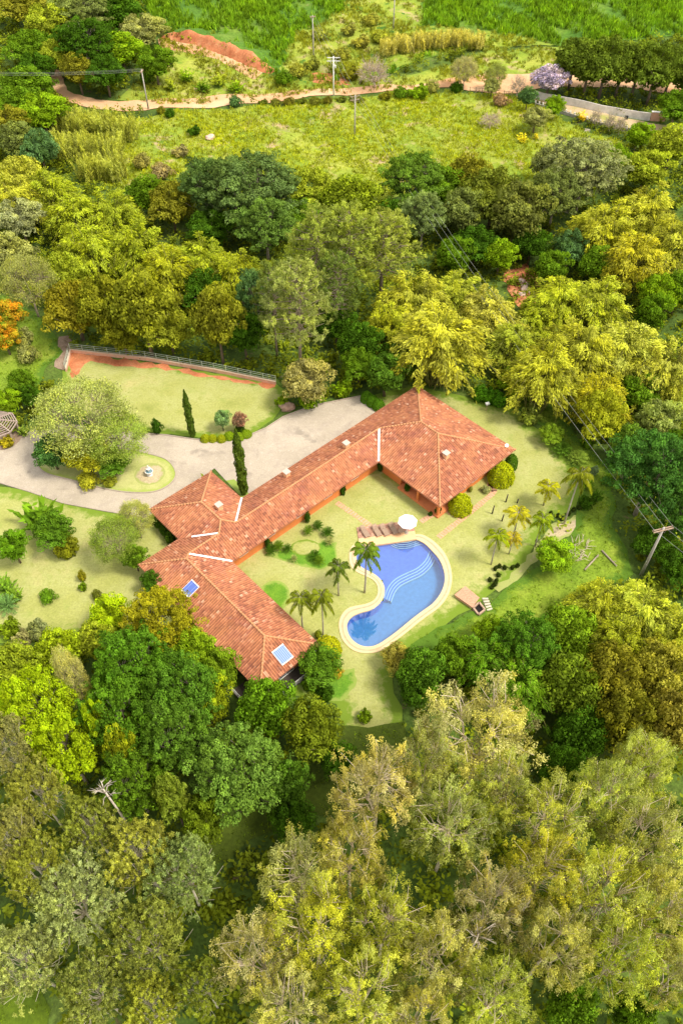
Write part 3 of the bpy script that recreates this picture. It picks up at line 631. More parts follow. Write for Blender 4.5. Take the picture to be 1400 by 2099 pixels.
def tile_face(poly, e0, ed, ud, name='roof'):
    """poly in (u,v), eave origin e0, eave direction ed, upslope direction ud -> corrugated sheet"""
    P = np.array([[(np.array(p) - e0) @ ed, (np.array(p) - e0) @ ud] for p in poly]); step = TSP / 6
    s0, s1 = P[:, 0].min(), P[:, 0].max(); ss = sorted(set(list(np.arange(math.ceil(s0 / step) * step, s1, step)) + [s0 + 1e-4, s1 - 1e-4] + [min(max(p, s0 + 1e-4), s1 - 1e-4) for p in P[:, 0]]))
    V = []; UVs = []; F = []
    def rng(s):
        ts = []
        for i in range(len(P)):
            a, b = P[i], P[(i + 1) % len(P)]
            if (a[0] - s) * (b[0] - s) <= 0 and abs(a[0] - b[0]) > 1e-9: ts.append(a[1] + (b[1] - a[1]) * (s - a[0]) / (b[0] - a[0]))
        return (min(ts), max(ts)) if ts else (0, 0)
    for s in ss:
        lo, hi = rng(s); cor = .085 * abs(math.cos(math.pi * s / TSP)) 
        for t_ in (lo, hi):
            q = np.array(e0) + np.array(ed) * s + np.array(ud) * t_; V.append(hp(q[0], q[1], ZE + SL * t_ + cor)); UVs.append((s, t_ * 1.057))
    fl = np.array(ed)[0] * np.array(ud)[1] - np.array(ed)[1] * np.array(ud)[0] > 0
    for i in range(len(ss) - 1):
        f = (2 * i, 2 * i + 2, 2 * i + 3, 2 * i + 1); F.append(f if fl else f[::-1])
    return V, UVs, F
def tiles(faces, name, parent, label=None, mat=None):
    V, U, F = [], [], []
    for poly, e0, ed, ud in faces:
        v, u_, f = tile_face(poly, e0, ed, ud); n = len(V); V += v; U += u_; F += [tuple(i + n for i in q) for q in f]
    o0 = hp(30, 55) if parent is house else (0, 0, 0)
    me = bpy.data.meshes.new(name); me.from_pydata([(p[0] - o0[0], p[1] - o0[1], p[2]) for p in V], [], F); me.update()
    uvl = me.uv_layers.new(name='UVMap'); li = np.empty(len(me.loops), 'i'); me.loops.foreach_get('vertex_index', li); uvl.data.foreach_set('uv', np.array(U)[li].ravel().astype('f'))
    me.materials.append(mat or TILE); o = link(name, me, parent)
    return tag(o, label)
u0, u1, v0, v1 = 21.3, 30.1, 35.8, 59.55
mid = 55.775
FACES = [
    # back plane of long wing, shared
    ([(21.3, 59.55), (71.2, 59.55), (67.425, mid), (25.075, mid)], (0, 59.55), (1, 0), (0, -1)),
    ([(59.275, mid), (67.425, mid), (63.35, 51.7)], (0, 59.55), (1, 0), (0, -1)),
    ([(25.075, mid), (26.325, mid), (25.7, 55.15)], (0, 59.55), (1, 0), (0, -1)),
    # front plane of long wing and its rise on the garage block
    ([(25.075, mid), (67.425, mid), (63.65, 52), (28.85, 52)], (0, 52), (1, 0), (0, 1)),
    ([(31.075, mid), (33.725, mid), (32.4, 57.1)], (0, 52), (1, 0), (0, 1)),
    # south-west wing
    ([(21.3, 35.8), (30.1, 35.8), (25.7, 40.2)], (0, 35.8), (1, 0), (0, 1)),
    ([(21.3, 35.8), (25.7, 40.2), (25.7, 55.15), (21.3, 59.55)], (21.3, 0), (0, 1), (1, 0)),
    ([(30.1, 35.8), (25.7, 40.2), (25.7, 55.15), (26.325, mid), (30.1, 52)], (30.1, 0), (0, 1), (-1, 0)),
    # left block
    ([(27.3, 66.3), (37.5, 66.3), (32.4, 61.2)], (0, 66.3), (1, 0), (0, -1)),
    ([(27.3, 66.3), (32.4, 61.2), (32.4, 57.1), (31.075, mid), (27.3, 59.55)], (27.3, 0), (0, 1), (1, 0)),
    ([(37.5, 66.3), (32.4, 61.2), (32.4, 57.1), (33.725, mid), (37.5, 59.55)], (37.5, 0), (0, 1), (-1, 0)),
    # north-east block
    ([(71.2, 59.55), (63.35, 51.7), (63.35, 48.45), (71.2, 40.6)], (71.2, 0), (0, 1), (-1, 0)),
    ([(55.5, 40.6), (71.2, 40.6), (63.35, 48.45)], (0, 40.6), (1, 0), (0, 1)),
    ([(55.5, 52), (59.275, mid), (63.35, 51.7), (63.35, 48.45), (55.5, 40.6)], (55.5, 0), (0, 1), (1, 0)),
]
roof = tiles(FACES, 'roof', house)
def rz(d): return ZE + SL * d
CAP = solid('ridge_tile', (.52, .25, .12), .85, .25, 5.0)
def cap(a, b, da, db):
    A = Vector(hp(*a, rz(da) + .05)); B = Vector(hp(*b, rz(db) + .05)); n = max(1, round((B - A).length / .42)); m = MB()
    for i in range(n):
        p = A.lerp(B, i / n); q = A.lerp(B, (i + 1.12) / n); m.tube([p, q], [.15, .115], 8)
    return m
ridge = MB()
for a, b, da, db in [((21.3, 35.8), (25.7, 40.2), 0, 4.4), ((30.1, 35.8), (25.7, 40.2), 0, 4.4), ((25.7, 40.2), (25.7, 55.15), 4.4, 4.4), ((21.3, 59.55), (25.7, 55.15), 0, 4.4), ((26.325, mid), (25.7, 55.15), 3.775, 4.4),
                     ((26.325, mid), (31.075, mid), 3.775, 3.775), ((31.075, mid), (32.4, 57.1), 3.775, 5.1), ((32.4, 57.1), (32.4, 61.2), 5.1, 5.1), ((27.3, 66.3), (32.4, 61.2), 0, 5.1), ((37.5, 66.3), (32.4, 61.2), 0, 5.1),
                     ((33.725, mid), (32.4, 57.1), 3.775, 5.1), ((33.725, mid), (59.275, mid), 3.775, 3.775), ((59.275, mid), (63.35, 51.7), 3.775, 7.85), ((63.35, 51.7), (63.35, 48.45), 7.85, 7.85),
                     ((71.2, 40.6), (63.35, 48.45), 0, 7.85), ((55.5, 40.6), (63.35, 48.45), 0, 7.85), ((71.2, 59.55), (63.35, 51.7), 0, 7.85)]:
    m_ = cap(a, b, da, db); ridge.add(m_.v, m_.f)
ro = hp(30, 55); ridge.v = [(p[0] - ro[0], p[1] - ro[1], p[2]) for p in ridge.v]; ridge.build('ridge_tiles', CAP, roof, True)
ZINC = solid('valley_metal', (.80, .80, .80), .45, .06, 3.0, .0, 0)
for a, b, t0 in (((30.1, 52), (26.325, mid), 0), ((55.5, 52), (59.275, mid), 0), ((27.3, 59.55), (31.075, mid), .33), ((37.5, 59.55), (33.725, mid), 0)):
    A = np.array(a) + (np.array(b) - a) * t0; m_ = MB(); d = (np.array(b) - a) / np.linalg.norm(np.array(b) - a); n = np.array([-d[1], d[0]]) * .13
    ha, hb = rz(3.775 * t0) + .15, rz(3.775) + .15
    m_.add([hp(*(A - n), ha), hp(*(A), ha - .03), hp(*(A + n), ha), hp(*(np.array(b) - n), hb), hp(*b, hb - .03), hp(*(np.array(b) + n), hb)], [(0, 1, 4, 3), (1, 2, 5, 4)])
    hmesh('valley_flashing', m_, ZINC, roof)
bpy.context.view_layer.update()
# eave boards
EAVE = solid('eave_board', (.42, .17, .10), .8, .15, 4.0)
outl = [(21.3, 35.8), (30.1, 35.8), (30.1, 52), (55.5, 52), (55.5, 40.6), (71.2, 40.6), (71.2, 59.55), (37.5, 59.55), (37.5, 66.3), (27.3, 66.3), (27.3, 59.55), (21.3, 59.55)]
OPEN.append(np.array([hp(*p)[:2] for p in outl]))
m_ = MB()
inn = [(21.36, 35.86), (30.04, 35.86), (30.04, 52.06), (55.56, 52.06), (55.56, 40.66), (71.14, 40.66), (71.14, 59.49), (37.44, 59.49), (37.44, 66.24), (27.36, 66.24), (27.36, 59.49), (21.36, 59.49)]
for i in range(12):
    j = (i + 1) % 12
    m_.add([hp(*outl[i], 2.84), hp(*outl[j], 2.84), hp(*outl[j], 2.985), hp(*outl[i], 2.985), hp(*inn[i], 2.84), hp(*inn[j], 2.84)], [(0, 1, 2, 3), (0, 4, 5, 1)])
hmesh('eave_board', m_, EAVE)
WALL = solid('orange_render', (.66, .21, .06), .85, .12, 1.2, bstr=.15)
wl = [(22.4, 36.9), (29.0, 36.9), (29.0, 53.1), (56.6, 53.1), (56.6, 48.6), (58.6, 48.6), (58.6, 42.6), (60.0, 42.6), (60.0, 41.7), (70.1, 41.7), (70.1, 58.45), (36.4, 58.45), (36.4, 65.2), (28.4, 65.2), (28.4, 58.45), (22.4, 58.45)]
m_ = MB(); n = len(wl)
for i in range(n):
    j = (i + 1) % n; m_.add([hp(*wl[i], -.3), hp(*wl[j], -.3), hp(*wl[j], 3.15), hp(*wl[i], 3.15)], [(0, 1, 2, 3)])
m_.add([hp(*p, 3.12) for p in wl], [tuple(range(n))])
wall = hmesh('wall', m_, WALL)
SLAB = solid('veranda_floor', (.66, .22, .08), .7, .1, 2.0, bstr=.1)
m_ = MB()
def hbox(m_, u0, v0, z0, u1, v1, z1):
    c = [hp(u0, v0, z0), hp(u1, v0, z0), hp(u1, v1, z0), hp(u0, v1, z0), hp(u0, v0, z1), hp(u1, v0, z1), hp(u1, v1, z1), hp(u0, v1, z1)]
    m_.add(c, [(0, 3, 2, 1), (4, 5, 6, 7), (0, 1, 5, 4), (1, 2, 6, 5), (2, 3, 7, 6), (3, 0, 4, 7)])
hbox(m_, 55.9, 41.0, -.2, 58.55, 48.55, .32); hbox(m_, 58.56, 41.0, -.2, 59.95, 42.55, .32); hmesh('veranda_floor', m_, SLAB)
for uv in ((56.2, 41.3), (56.2, 45.0), (59.5, 41.3)):
    m_ = MB(); hbox(m_, uv[0] - .16, uv[1] - .16, .3, uv[0] + .16, uv[1] + .16, 3.0); hmesh('pillar', m_, WALL)
WHITE = solid('white_paint', (.80, .78, .74), .55, .05, 2, bstr=.05); GLASS = solid('window_glass', (.10, .13, .16), .08, .2, 1.0, bstr=0, spec=.8); WOOD = solid('weathered_wood', (.34, .24, .17), .85, .25, 6)
def win(u, v, du, dv, z0, z1, name='window'):
    f = MB(); g = MB(); ou, ov = (0, -.05) if du else (-.05 if dv > 0 else .05, 0); dv = abs(dv)
    def seg(a0, a1, za, zb, m_, o, th=.05):
        ua, ub = (u + a0, u + a1) if du else (u + ou - th / 2, u + ou + th / 2); va, vb = (v + ov - th / 2, v + ov + th / 2) if du else (v + a0, v + a1)
        hbox(m_, ua, va, za, ub, vb, zb)
    W = du or dv
    seg(-W / 2, W / 2, z0, z0 + .08, f, 0, .12); seg(-W / 2, W / 2, z1 - .08, z1, f, 0, .12); seg(-W / 2, -W / 2 + .08, z0 + .08, z1 - .08, f, 0, .12); seg(W / 2 - .08, W / 2, z0 + .08, z1 - .08, f, 0, .12); seg(-.03, .03, z0 + .08, z1 - .08, f, 0, .1)
    seg(-W / 2 + .08, -.03, z0 + .08, z1 - .08, g, 0, .03); seg(.03, W / 2 - .08, z0 + .08, z1 - .08, g, 0, .03)
    o = hmesh(name, f, WHITE); hmesh('pane', g, GLASS, o)
for u_ in (61.6, 64.0): win(u_, 41.7, 1.2, 0, 1.0, 2.2)
win(66.6, 41.7, 1.2, 0, 1.0, 2.2); win(68.6, 41.7, 1.5, 0, 0.05, 2.3, 'glass_door')
for u_ in (32.5, 37, 42, 47, 52): win(u_, 53.1, 1.4, 0, 1.3, 2.4)
for v_ in (40, 44, 48): win(29.0, v_, 0, -1.4, 1.0, 2.3)
for v_ in (39.5, 43.5, 48, 52.5): win(22.4, v_, 0, 1.4, 1.0, 2.3)
for v_ in (61, 63.5): win(28.4, v_, 0, 1.2, 1.0, 2.2)
win(58.6, 46.5, 0, 1.8, .35, 2.5, 'glass_door'); win(58.6, 43.8, 0, 1.6, .35, 2.5, 'glass_door')
win(25.7, 36.9, 2.2, 0, .1, 2.4, 'glass_door')
# chimneys
CH = solid('chimney_render', (.74, .42, .22), .85, .15, 2); CHW = solid('chimney_cap', (.48, .40, .34), .8, .1, 3)
for u_, v_, d in ((53.4, 56.3, 3.25), (44.2, 58.2, 1.35), (61.6, 45.3, 4.7), (33.6, 59.0, 3.9)):
    m_ = MB(); zb = rz(d); s_ = .34; hbox(m_, u_ - s_, v_ - s_, zb - .5, u_ + s_, v_ + s_, zb + .62); o = hmesh('chimney', m_, CH, roof)
    c_ = MB(); hbox(c_, u_ - s_ - .1, v_ - s_ - .1, zb + .84, u_ + s_ + .1, v_ + s_ + .1, zb + .93)
    for a, b in ((-1, -1), (1, -1), (1, 1), (-1, 1)): hbox(c_, u_ + a * .27 - .05, v_ + b * .27 - .05, zb + .621, u_ + a * .27 + .05, v_ + b * .27 + .05, zb + .839)
    hmesh('chimney_cap', c_, CHW, o)
# solar collectors lying on the tiles
SOL = newmat('solar_glass'); _t, _b = SOL[1], SOL[2]; _b.inputs['Base Color'].default_value = (.10, .16, .48, 1); _b.inputs['Roughness'].default_value = .45; _b.inputs['Specular IOR Level'].default_value = .3; SOL = SOL[0]
SOL2 = solid('solar_stripes', (.24, .36, .58), .3, .05, 2, bstr=0)
def collector(c, ax, up, L, W, label, stripes):
    """c=(u,v,d) centre; ax along eave, up upslope in plan"""
    M0 = np.array(hp(c[0], c[1], rz(c[2]) + .16)); a = np.array([*(HU * ax[0] + HV * ax[1]), 0]); b = np.array([*(HU * up[0] + HV * up[1]), SL]); b = b / np.linalg.norm(b); n = np.cross(a, b); n = n if n[2] > 0 else -n
    Mx = Matrix([[a[0], b[0], n[0], M0[0]], [a[1], b[1], n[1], M0[1]], [a[2], b[2], n[2], M0[2]], [0, 0, 0, 1]])
    e = empty('solar_panel', tuple(M0), 0, label, 'solar panel'); inv = Matrix.Translation(-Vector(M0))
    g = MB(); g.box(-L / 2, -W / 2, -.03, L / 2, W / 2, .03, inv @ Mx); g.build('collector_glass', SOL, e)
    f = MB()
    for s_ in (-1, 1): f.box(-L / 2 - .05, s_ * (W / 2 + .06) - .06, -.05, L / 2 + .05, s_ * (W / 2 + .06) + .06, .09, inv @ Mx); f.box(s_ * (L / 2 + .025) - .02, -W / 2 + .005, -.05, s_ * (L / 2 + .025) + .02, W / 2 - .005, .05, inv @ Mx)
    for s_ in (-1, 1): f.box(s_ * L * .35 - .04, -W / 2, -.17, s_ * L * .35 + .04, W / 2, -.051, inv @ Mx)
    f.build('frame', WHITE, e)
    t_ = MB(); k = 7 if stripes else 2
    for i in range(k): x = -L / 2 + L * (i + .5) / k; t_.box(x - (.055 if stripes else .02), -W / 2 + .01, .033, x + (.055 if stripes else .02), W / 2 - .01, .036, inv @ Mx)
    t_.build('tubes', SOL2, e)
collector((23.6, 51.6, 2.3), (0, 1), (1, 0), 1.4, 1.6, 'plain dark blue solar collector on the upper part of the roof wing', False)
collector((25.9, 37.4, 1.6), (1, 0), (0, 1), 1.55, 1.7, 'striped blue solar collector near the lower end of the roof wing', True)
# dish at the corner of the big roof
e = empty('satellite_dish', hp(70.3, 41.6, rz(.9) + .05), 0, 'small white satellite dish on the right corner of the big tiled roof', 'satellite dish')
m_ = MB(); m_.lathe([(.02, 0), (.15, .03), (.28, .1), (.26, .11), (.15, .05), (.02, .02)], 16); d_ = m_.build('dish', WHITE, e, True); d_.rotation_euler = (math.radians(40), 0, math.radians(-20)); d_.location = (0, 0, .35)
m_ = MB(); m_.tube([(0, 0, -.1), (0, 0, .36)], .03, 6); m_.tube([(0, 0, .36), (0, -.12, .6)], .015, 5); m_.build('mast', ZINC, e)
# balcony at the end of the wing
m_ = MB(); hbox(m_, 19.9, 35.0, -.3, 31.2, 36.85, .05); hbox(m_, 19.9, 36.86, -.3, 22.35, 39.5, .05); hmesh('balcony_floor', m_, solid('dark_deck', (.07, .055, .045), .9, .2))
RAIL = solid('grey_rail', (.55, .55, .52), .5, .1, 3)
m_ = MB(); pts = [(19.95, 39.5), (19.95, 35.05), (31.15, 35.05), (31.15, 36.8)]
for a, b in zip(pts, pts[1:]):
    for z in (.35, .65, 1.0): m_.tube([hp(*a, z), hp(*b, z)], .05 if z == 1.0 else .025, 6)
    L = math.dist(a, b); k = max(1, round(L / 1.2))
    for i in range(k + 1): q = np.array(a) + (np.array(b) - a) * i / k; m_.tube([hp(*q, 0.05), hp(*q, 1.0)], .04, 6)
hmesh('balcony_rail', m_, RAIL)
m_ = MB(); hbox(m_, 29.1, 35.7, .05, 29.45, 36.05, 2.9); hmesh('balcony_post', m_, WHITE)

# ------------------------------------------------------------------ swimming pool
pool = empty('swimming_pool', (*POOL.mean(0), 0), 0, 'freeform blue swimming pool with cream stone coping in the lawn', 'swimming pool'); po = np.array([*POOL.mean(0), 0])
def pmesh(name, V, F, mat, parent=pool, smooth=False):
    m_ = MB(); m_.add([tuple(np.array(p) - po) for p in V], F); return m_.build(name, mat, parent, smooth)
def fill(B, z): 
    vs, es, fs, *_ = delaunay_2d_cdt([Vector(p) for p in B], [(i, (i + 1) % len(B)) for i in range(len(B))], [], 1, 1e-4)
    return [(v.x, v.y, z) for v in vs], [tuple(f) for f in fs]
COPEM = solid('cream_coping', (.64, .49, .28), .8, .07, 1.5, bstr=.15); COPER = solid('pink_coping_band', (.50, .34, .21), .85, .15, 3); POOLT = solid('pool_mosaic', (.10, .20, .62), .35, .14, 2.0, bstr=0); POOLD = solid('pool_mosaic_deep', (.10, .27, .52), .35, .12, 2.0, bstr=0)
# coping: the outer outline is matched by nearest point of the inner one
def near(c): return POOL[np.argmin(np.linalg.norm(POOL - c, axis=1))]
V = []; F = []; n = len(COPE)
Pin = []
for i in range(n):
    a, b = COPE[max(i - 1, 0)], COPE[min(i + 1, n - 1)]; d = (b - a) / np.linalg.norm(b - a); nn = np.array([d[1], -d[0]])
    best = None
    for q, q2 in zip(POOL, np.roll(POOL, -1, 0)):            # where the inward normal meets the water's edge
        e_ = q2 - q; det = nn[0] * -e_[1] + e_[0] * nn[1]
        if abs(det) < 1e-9: continue
        rr_ = q - COPE[i]; t1 = (rr_[0] * -e_[1] + e_[0] * rr_[1]) / det; t2 = (nn[0] * rr_[1] - nn[1] * rr_[0]) / det
        if 0 <= t2 <= 1 and abs(t1) < 3.2 and (best is None or abs(t1) < abs(best)): best = t1
    Pin.append(COPE[i] + nn * (best if best is not None else np.sign(1) * 1.6))
Pin = np.array([(Pin[max(i - 1, 0)] + Pin[i] + Pin[min(i + 1, n - 1)]) / 3 for i in range(n)])
ks = [0, .30, .302, .62, .622, 1.0]
def cring(k0, k1, z, name, mat, edge=False):
    V = []; F = []
    for i in range(n):
        a = COPE[i] * (1 - k0) + Pin[i] * k0; b = COPE[i] * (1 - k1) + Pin[i] * k1; V += [(*a, z), (*b, z), (*a, z - .2), (*b, z - .2)]
    for i in range(n - 1):
        o = 4 * i; F += [(o, o + 4, o + 5, o + 1), (o, o + 2, o + 6, o + 4), (o + 1, o + 5, o + 7, o + 3)]
    return pmesh(name, V, F, mat)
c1 = cring(0, 1.02, .09, 'coping', COPEM); cring(.34, .55, .094, 'coping_band', COPER, c1)
IN = POOL; 
pm = np.array([at(*p, 0)[:2] for p in [(558 + 0, 1120)]])
V = [(*p, .0) for p in IN] + [(*p, -1.5) for p in IN]; k = len(IN)
basin = pmesh('basin', V, [(i, (i + 1) % k, (i + 1) % k + k, i + k) for i in range(k)], POOLT)
V, F = fill(IN, -1.45); pmesh('basin_floor', V, F, POOLD, basin)
# shallow shelf with its curved steps
band = [(882, 1112), (880, 1130), (872, 1148), (855, 1164), (832, 1175), (810, 1187), (796, 1203), (787, 1226)]
bw = np.array(smooth_poly([at(*p, -.6)[:2] for p in band], 5, False))
top_ = [p for p in IN]
def shelf(off, z, name, mat, lip):
    c = ribbon_pts(bw, off, False)
    # polygon: the band line, then round the upper part of the pool outline
    i0 = np.argmin(np.linalg.norm(IN - c[0], axis=1)); i1 = np.argmin(np.linalg.norm(IN - c[-1], axis=1))
    seq = [IN[j % k] for j in range(i1, i0 + k + 1)] if i1 > i0 else [IN[j] for j in range(i1, i0 + 1)]
    B = list(c[1:-1]) + seq
    V, F = fill(np.array(B), z); pmesh(name, V, F, mat, basin)
    cc = ribbon_pts(bw, off - .0, False); a = ribbon_pts(bw, off - .05, False); b = ribbon_pts(bw, off + .07, False)
    V = [(*p, z + .01) for p in a] + [(*p, z + .01) for p in b] + [(*p, z - .25) for p in a] + [(*p, z - .25) for p in b]; m = len(a)
    pmesh('step_edge', V, [(i, i + 1, i + 1 + m, i + m) for i in range(m - 1)] + [(i, i + 1, i + 1 + 2 * m, i + 2 * m) for i in range(m - 1)] + [(i + m, i + 1 + m, i + 1 + 3 * m, i + 3 * m) for i in range(m - 1)], lip, basin)
LIP = solid('step_edge_tile', (.40, .58, .66), .5, .05, 2, bstr=0)
side = 1.0
# which side of the band is the deep end
mc = bw[len(bw) // 2]; tn = bw[len(bw) // 2 + 1] - mc; tn = np.array([-tn[1], tn[0]]); deep = at(870, 1230)[:2] - mc; sg = 1 if tn @ deep > 0 else -1
for q, z in ((.9, -1.15), (.6, -.98), (.3, -.81), (0, -.64)): shelf(sg * q, z, 'step' if q else 'shelf', POOLT, LIP)
for j, q in enumerate((0, .32, .64, .96)):
    cpts = [(798 - j * 1, 1113 + 0), (806, 1118), (818, 1122), (834, 1122), (848, 1118), (862, 1114), (874, 1117)]
    w_ = np.array(smooth_poly([at(x, y - j * 3.1, -.3)[:2] for x, y in cpts], 4, False)); a = ribbon_pts(w_, .06, False); b = ribbon_pts(w_, -.06, False); m = len(a); z = -.5 + j * .1
    V = [(*p, z) for p in a] + [(*p, z) for p in b] + [(*p, z - .14) for p in a]
    pmesh('step_edge', V, [(i, i + 1, i + 1 + m, i + m) for i in range(m - 1)] + [(i, i + 1, i + 1 + 2 * m, i + 2 * m) for i in range(m - 1)], LIP, basin)
wm = bpy.data.materials.new('pool_water'); wm.use_nodes = True; t = wm.node_tree; t.nodes.clear(); o_ = t.nodes.new('ShaderNodeOutputMaterial')
g_ = t.nodes.new('ShaderNodeBsdfGlossy'); g_.inputs['Roughness'].default_value = .03; tr = t.nodes.new('ShaderNodeBsdfTransparent'); tr.inputs[0].default_value = (.74, .88, .97, 1)
lw = t.nodes.new('ShaderNodeLayerWeight'); lw.inputs[0].default_value = .5; pw = t.nodes.new('ShaderNodeMath'); pw.operation = 'POWER'; pw.inputs[1].default_value = 4; t.links.new(lw.outputs['Facing'], pw.inputs[0])
fr = t.nodes.new('ShaderNodeMath'); fr.operation = 'MULTIPLY_ADD'; fr.inputs[1].default_value = .8; fr.inputs[2].default_value = .20; t.links.new(pw.outputs[0], fr.inputs[0]); mx = t.nodes.new('ShaderNodeMixShader'); t.links.new(fr.outputs[0], mx.inputs[0]); t.links.new(tr.outputs[0], mx.inputs[1]); t.links.new(g_.outputs[0], mx.inputs[2]); t.links.new(mx.outputs[0], o_.inputs[0])
bn = t.nodes.new('ShaderNodeBump'); bn.inputs['Strength'].default_value = .06; bn.inputs['Distance'].default_value = .03; nn_ = noise(t, 1.4, 3, .5); t.links.new(nn_, bn.inputs['Height']); t.links.new(bn.outputs[0], g_.inputs['Normal'])
V, F = fill(IN, -.1); pmesh('water', V, F, wm)
# paved deck behind the pool
DECK = ground_mat('deck_stone', [(.35, (.22, .12, .09)), (.5, (.40, .22, .15)), (.65, (.52, .33, .23))], 1.6, .4, 9.0)
dk = [at(*p, .12)[:2] for p in ((731, 1081), (846, 1066), (853, 1104), (737, 1121))]
m_ = MB(); m_.add([(*p, .12) for p in dk] + [(*p, -.2) for p in dk], [(3, 2, 1, 0), (0, 1, 5, 4), (1, 2, 6, 5), (2, 3, 7, 6), (3, 0, 4, 7)])
deck = m_.build('pool_deck', DECK); deck['kind'] = 'structure'
dk2 = [dk[3] + (dk[0] - dk[3]) * .42, dk[2] + (dk[1] - dk[2]) * .42, dk[2] + (dk[1] - dk[2]) * -.02, dk[3] + (dk[0] - dk[3]) * -.02]
m_ = MB(); m_.add([(*p, .125) for p in dk2] + [(*p, -.2) for p in dk2], [(3, 2, 1, 0), (2, 3, 7, 6), (1, 2, 6, 5), (3, 0, 4, 7)]); o = m_.build('deck_edge', solid('deck_paving', (.74, .45, .24), .85, .1, 2)); o['kind'] = 'structure'

# loungers
def lounger(P, rz_, label):
    e = empty('sun_lounger', P, rz_, label, 'sun lounger', 'wooden loungers on the pool deck')
    s = MB()
    for i in range(11): y = -.92 + i * .115; s.box(-.32, y, .30, .32, y + .09, .34)
    s.build('seat', WOOD, e)
    b = MB(); M = Matrix.Translation((0, .36, .32)) @ Matrix.Rotation(math.radians(28), 4, 'X')
    for i in range(6): b.box(-.32, .02 + i * .115, 0, .32, .11 + i * .115, .04, M)
    b.build('backrest', WOOD, e)
    f = MB()
    for x in (-.33, .33): f.box(x - .025, -.95, .22, x + .025, .95, .295)
    f.build('frame', WOOD, e)
    for x in (-.33, .33):
        for y in (-.8, .8): l = MB(); l.box(x - .03, y - .03, 0, x + .03, y + .03, .219); l.build('leg', WOOD, e)
    return e
lbl = ['wooden sun lounger at the left end of the row, nearest the palm', 'second wooden sun lounger from the left on the pool deck', 'third wooden sun lounger from the left on the pool deck', 'wooden sun lounger nearest the white parasol']
for i, (x, y) in enumerate([(748, 1093), (772, 1091), (788, 1090), (806, 1087)]):
    P = at(x, y, .12); d = at(x + 13, y + 20, .12) - at(x, y, .12); lounger((P[0], P[1], .12), math.atan2(d[1], d[0]) + math.pi / 2, lbl[i])
# parasol over a small table
P = at(833, 1092, .12); e = empty('parasol', (P[0], P[1], .12), .2, 'open white octagonal parasol at the right end of the pool deck', 'parasol')
m_ = MB(); R_ = 1.28
cv = [(0, 0, 2.75)] + [(R_ * math.cos(k * math.pi / 4), R_ * math.sin(k * math.pi / 4), 2.3) for k in range(8)] + [(R_ * math.cos(k * math.pi / 4), R_ * math.sin(k * math.pi / 4), 2.18) for k in range(8)]
m_.add(cv, [(0, 1 + k, 1 + (k + 1) % 8) for k in range(8)] + [(1 + k, 9 + k, 9 + (k + 1) % 8, 1 + (k + 1) % 8) for k in range(8)]); m_.build('canopy', solid('white_canvas', (.92, .92, .93), .8, .02, 1, bstr=.05), e)
m_ = MB(); m_.tube([(0, 0, .1), (0, 0, 2.85)], .03, 8); m_.build('pole', WHITE, e)
m_ = MB(); m_.lathe([(.3, 0), (.3, .06), (.08, .12), (.04, .2)], 14); m_.build('base', KERB, e)
m_ = MB()
for k in range(8): m_.tube([(0, 0, 2.66), (R_ * .97 * math.cos(k * math.pi / 4), R_ * .97 * math.sin(k * math.pi / 4), 2.26)], .012, 4)
m_.build('ribs', WHITE, e)
e = empty('side_table', (P[0] - .75, P[1] - .1, .12), 0, 'small round wooden table beside the parasol on the pool deck', 'table')
m_ = MB(); m_.lathe([(.38, .55), (.4, .57), (.4, .6), (.38, .62)], 16); m_.build('tabletop', WOOD, e)
m_ = MB()
for k in range(3): m_.tube([(0, 0, .56), (.3 * math.cos(k * 2.1), .3 * math.sin(k * 2.1), 0)], .025, 5)
m_.build('legs', WOOD, e)

# fountain
P = atg(308, 974); e = empty('fountain', (P[0], P[1], .06), 0, 'small two-tiered white stone fountain in the bare circle of the drive island', 'fountain')
STONE = solid('pale_stone', (.74, .70, .64), .8, .12, 4)
m_ = MB(); m_.lathe([(.5, 0), (.5, .1), (.3, .16), (.24, .35), (.55, .55), (.72, .72), (.74, .85), (.66, .85), (.5, .72), (.1, .66)], 20); m_.build('basin', STONE, e, True)
m_ = MB(); m_.lathe([(.14, .6), (.12, 1.1), (.34, 1.25), (.42, 1.42), (.36, 1.42), (.1, 1.3), (.08, 1.6), (.15, 1.75), (.1, 1.95), (.03, 2.05)], 18); m_.build('upper_bowl', STONE, e, True)
m_ = MB(); m_.lathe([(.01, .78), (.6, .78)], 18); m_.build('water', wm, e); e.scale = (.8, .8, .95)

# court retaining wall and its rail
def along(pts, step):
    out = []
    for a, b in zip(pts, pts[1:]):
        L = np.linalg.norm(np.array(b) - a); k = max(1, round(L / step)); out += [np.array(a) + (np.array(b) - a) * i / k for i in range(k)]
    return out + [np.array(pts[-1])]
cw = [atg(*p)[:2] for p in ((137, 762), (147, 722), (300, 738), (440, 762), (566, 788))]
base = atg(*(147, 722)); e = empty('retaining_wall', (base[0], base[1], 0), 0, 'low pink retaining wall with a pale metal rail around the sunken lawn court', 'wall')
PINKW = solid('pink_wall', (.66, .38, .26), .85, .15, 2)
def wallrun(m_, pts, th, z0, z1, o=base):
    L_ = ribbon_pts(pts, th / 2, False); R_ = ribbon_pts(pts, -th / 2, False); n = len(pts)
    z = [float(hgt(p[0], p[1])) for p in pts]
    V = []
    for i in range(n): V += [(*L_[i], z[i] + z0), (*R_[i], z[i] + z0), (*R_[i], z[i] + z1), (*L_[i], z[i] + z1)]
    V = [(p[0] - o[0], p[1] - o[1], p[2]) for p in V]; F = []
    for i in range(n - 1): q = 4 * i; F += [(q + 3, q + 2, q + 6, q + 7), (q, q + 3, q + 7, q + 4), (q + 2, q + 1, q + 5, q + 6)]
    F += [(0, 1, 2, 3), (4 * n - 1, 4 * n - 2, 4 * n - 3, 4 * n - 4)]; m_.add(V, F)
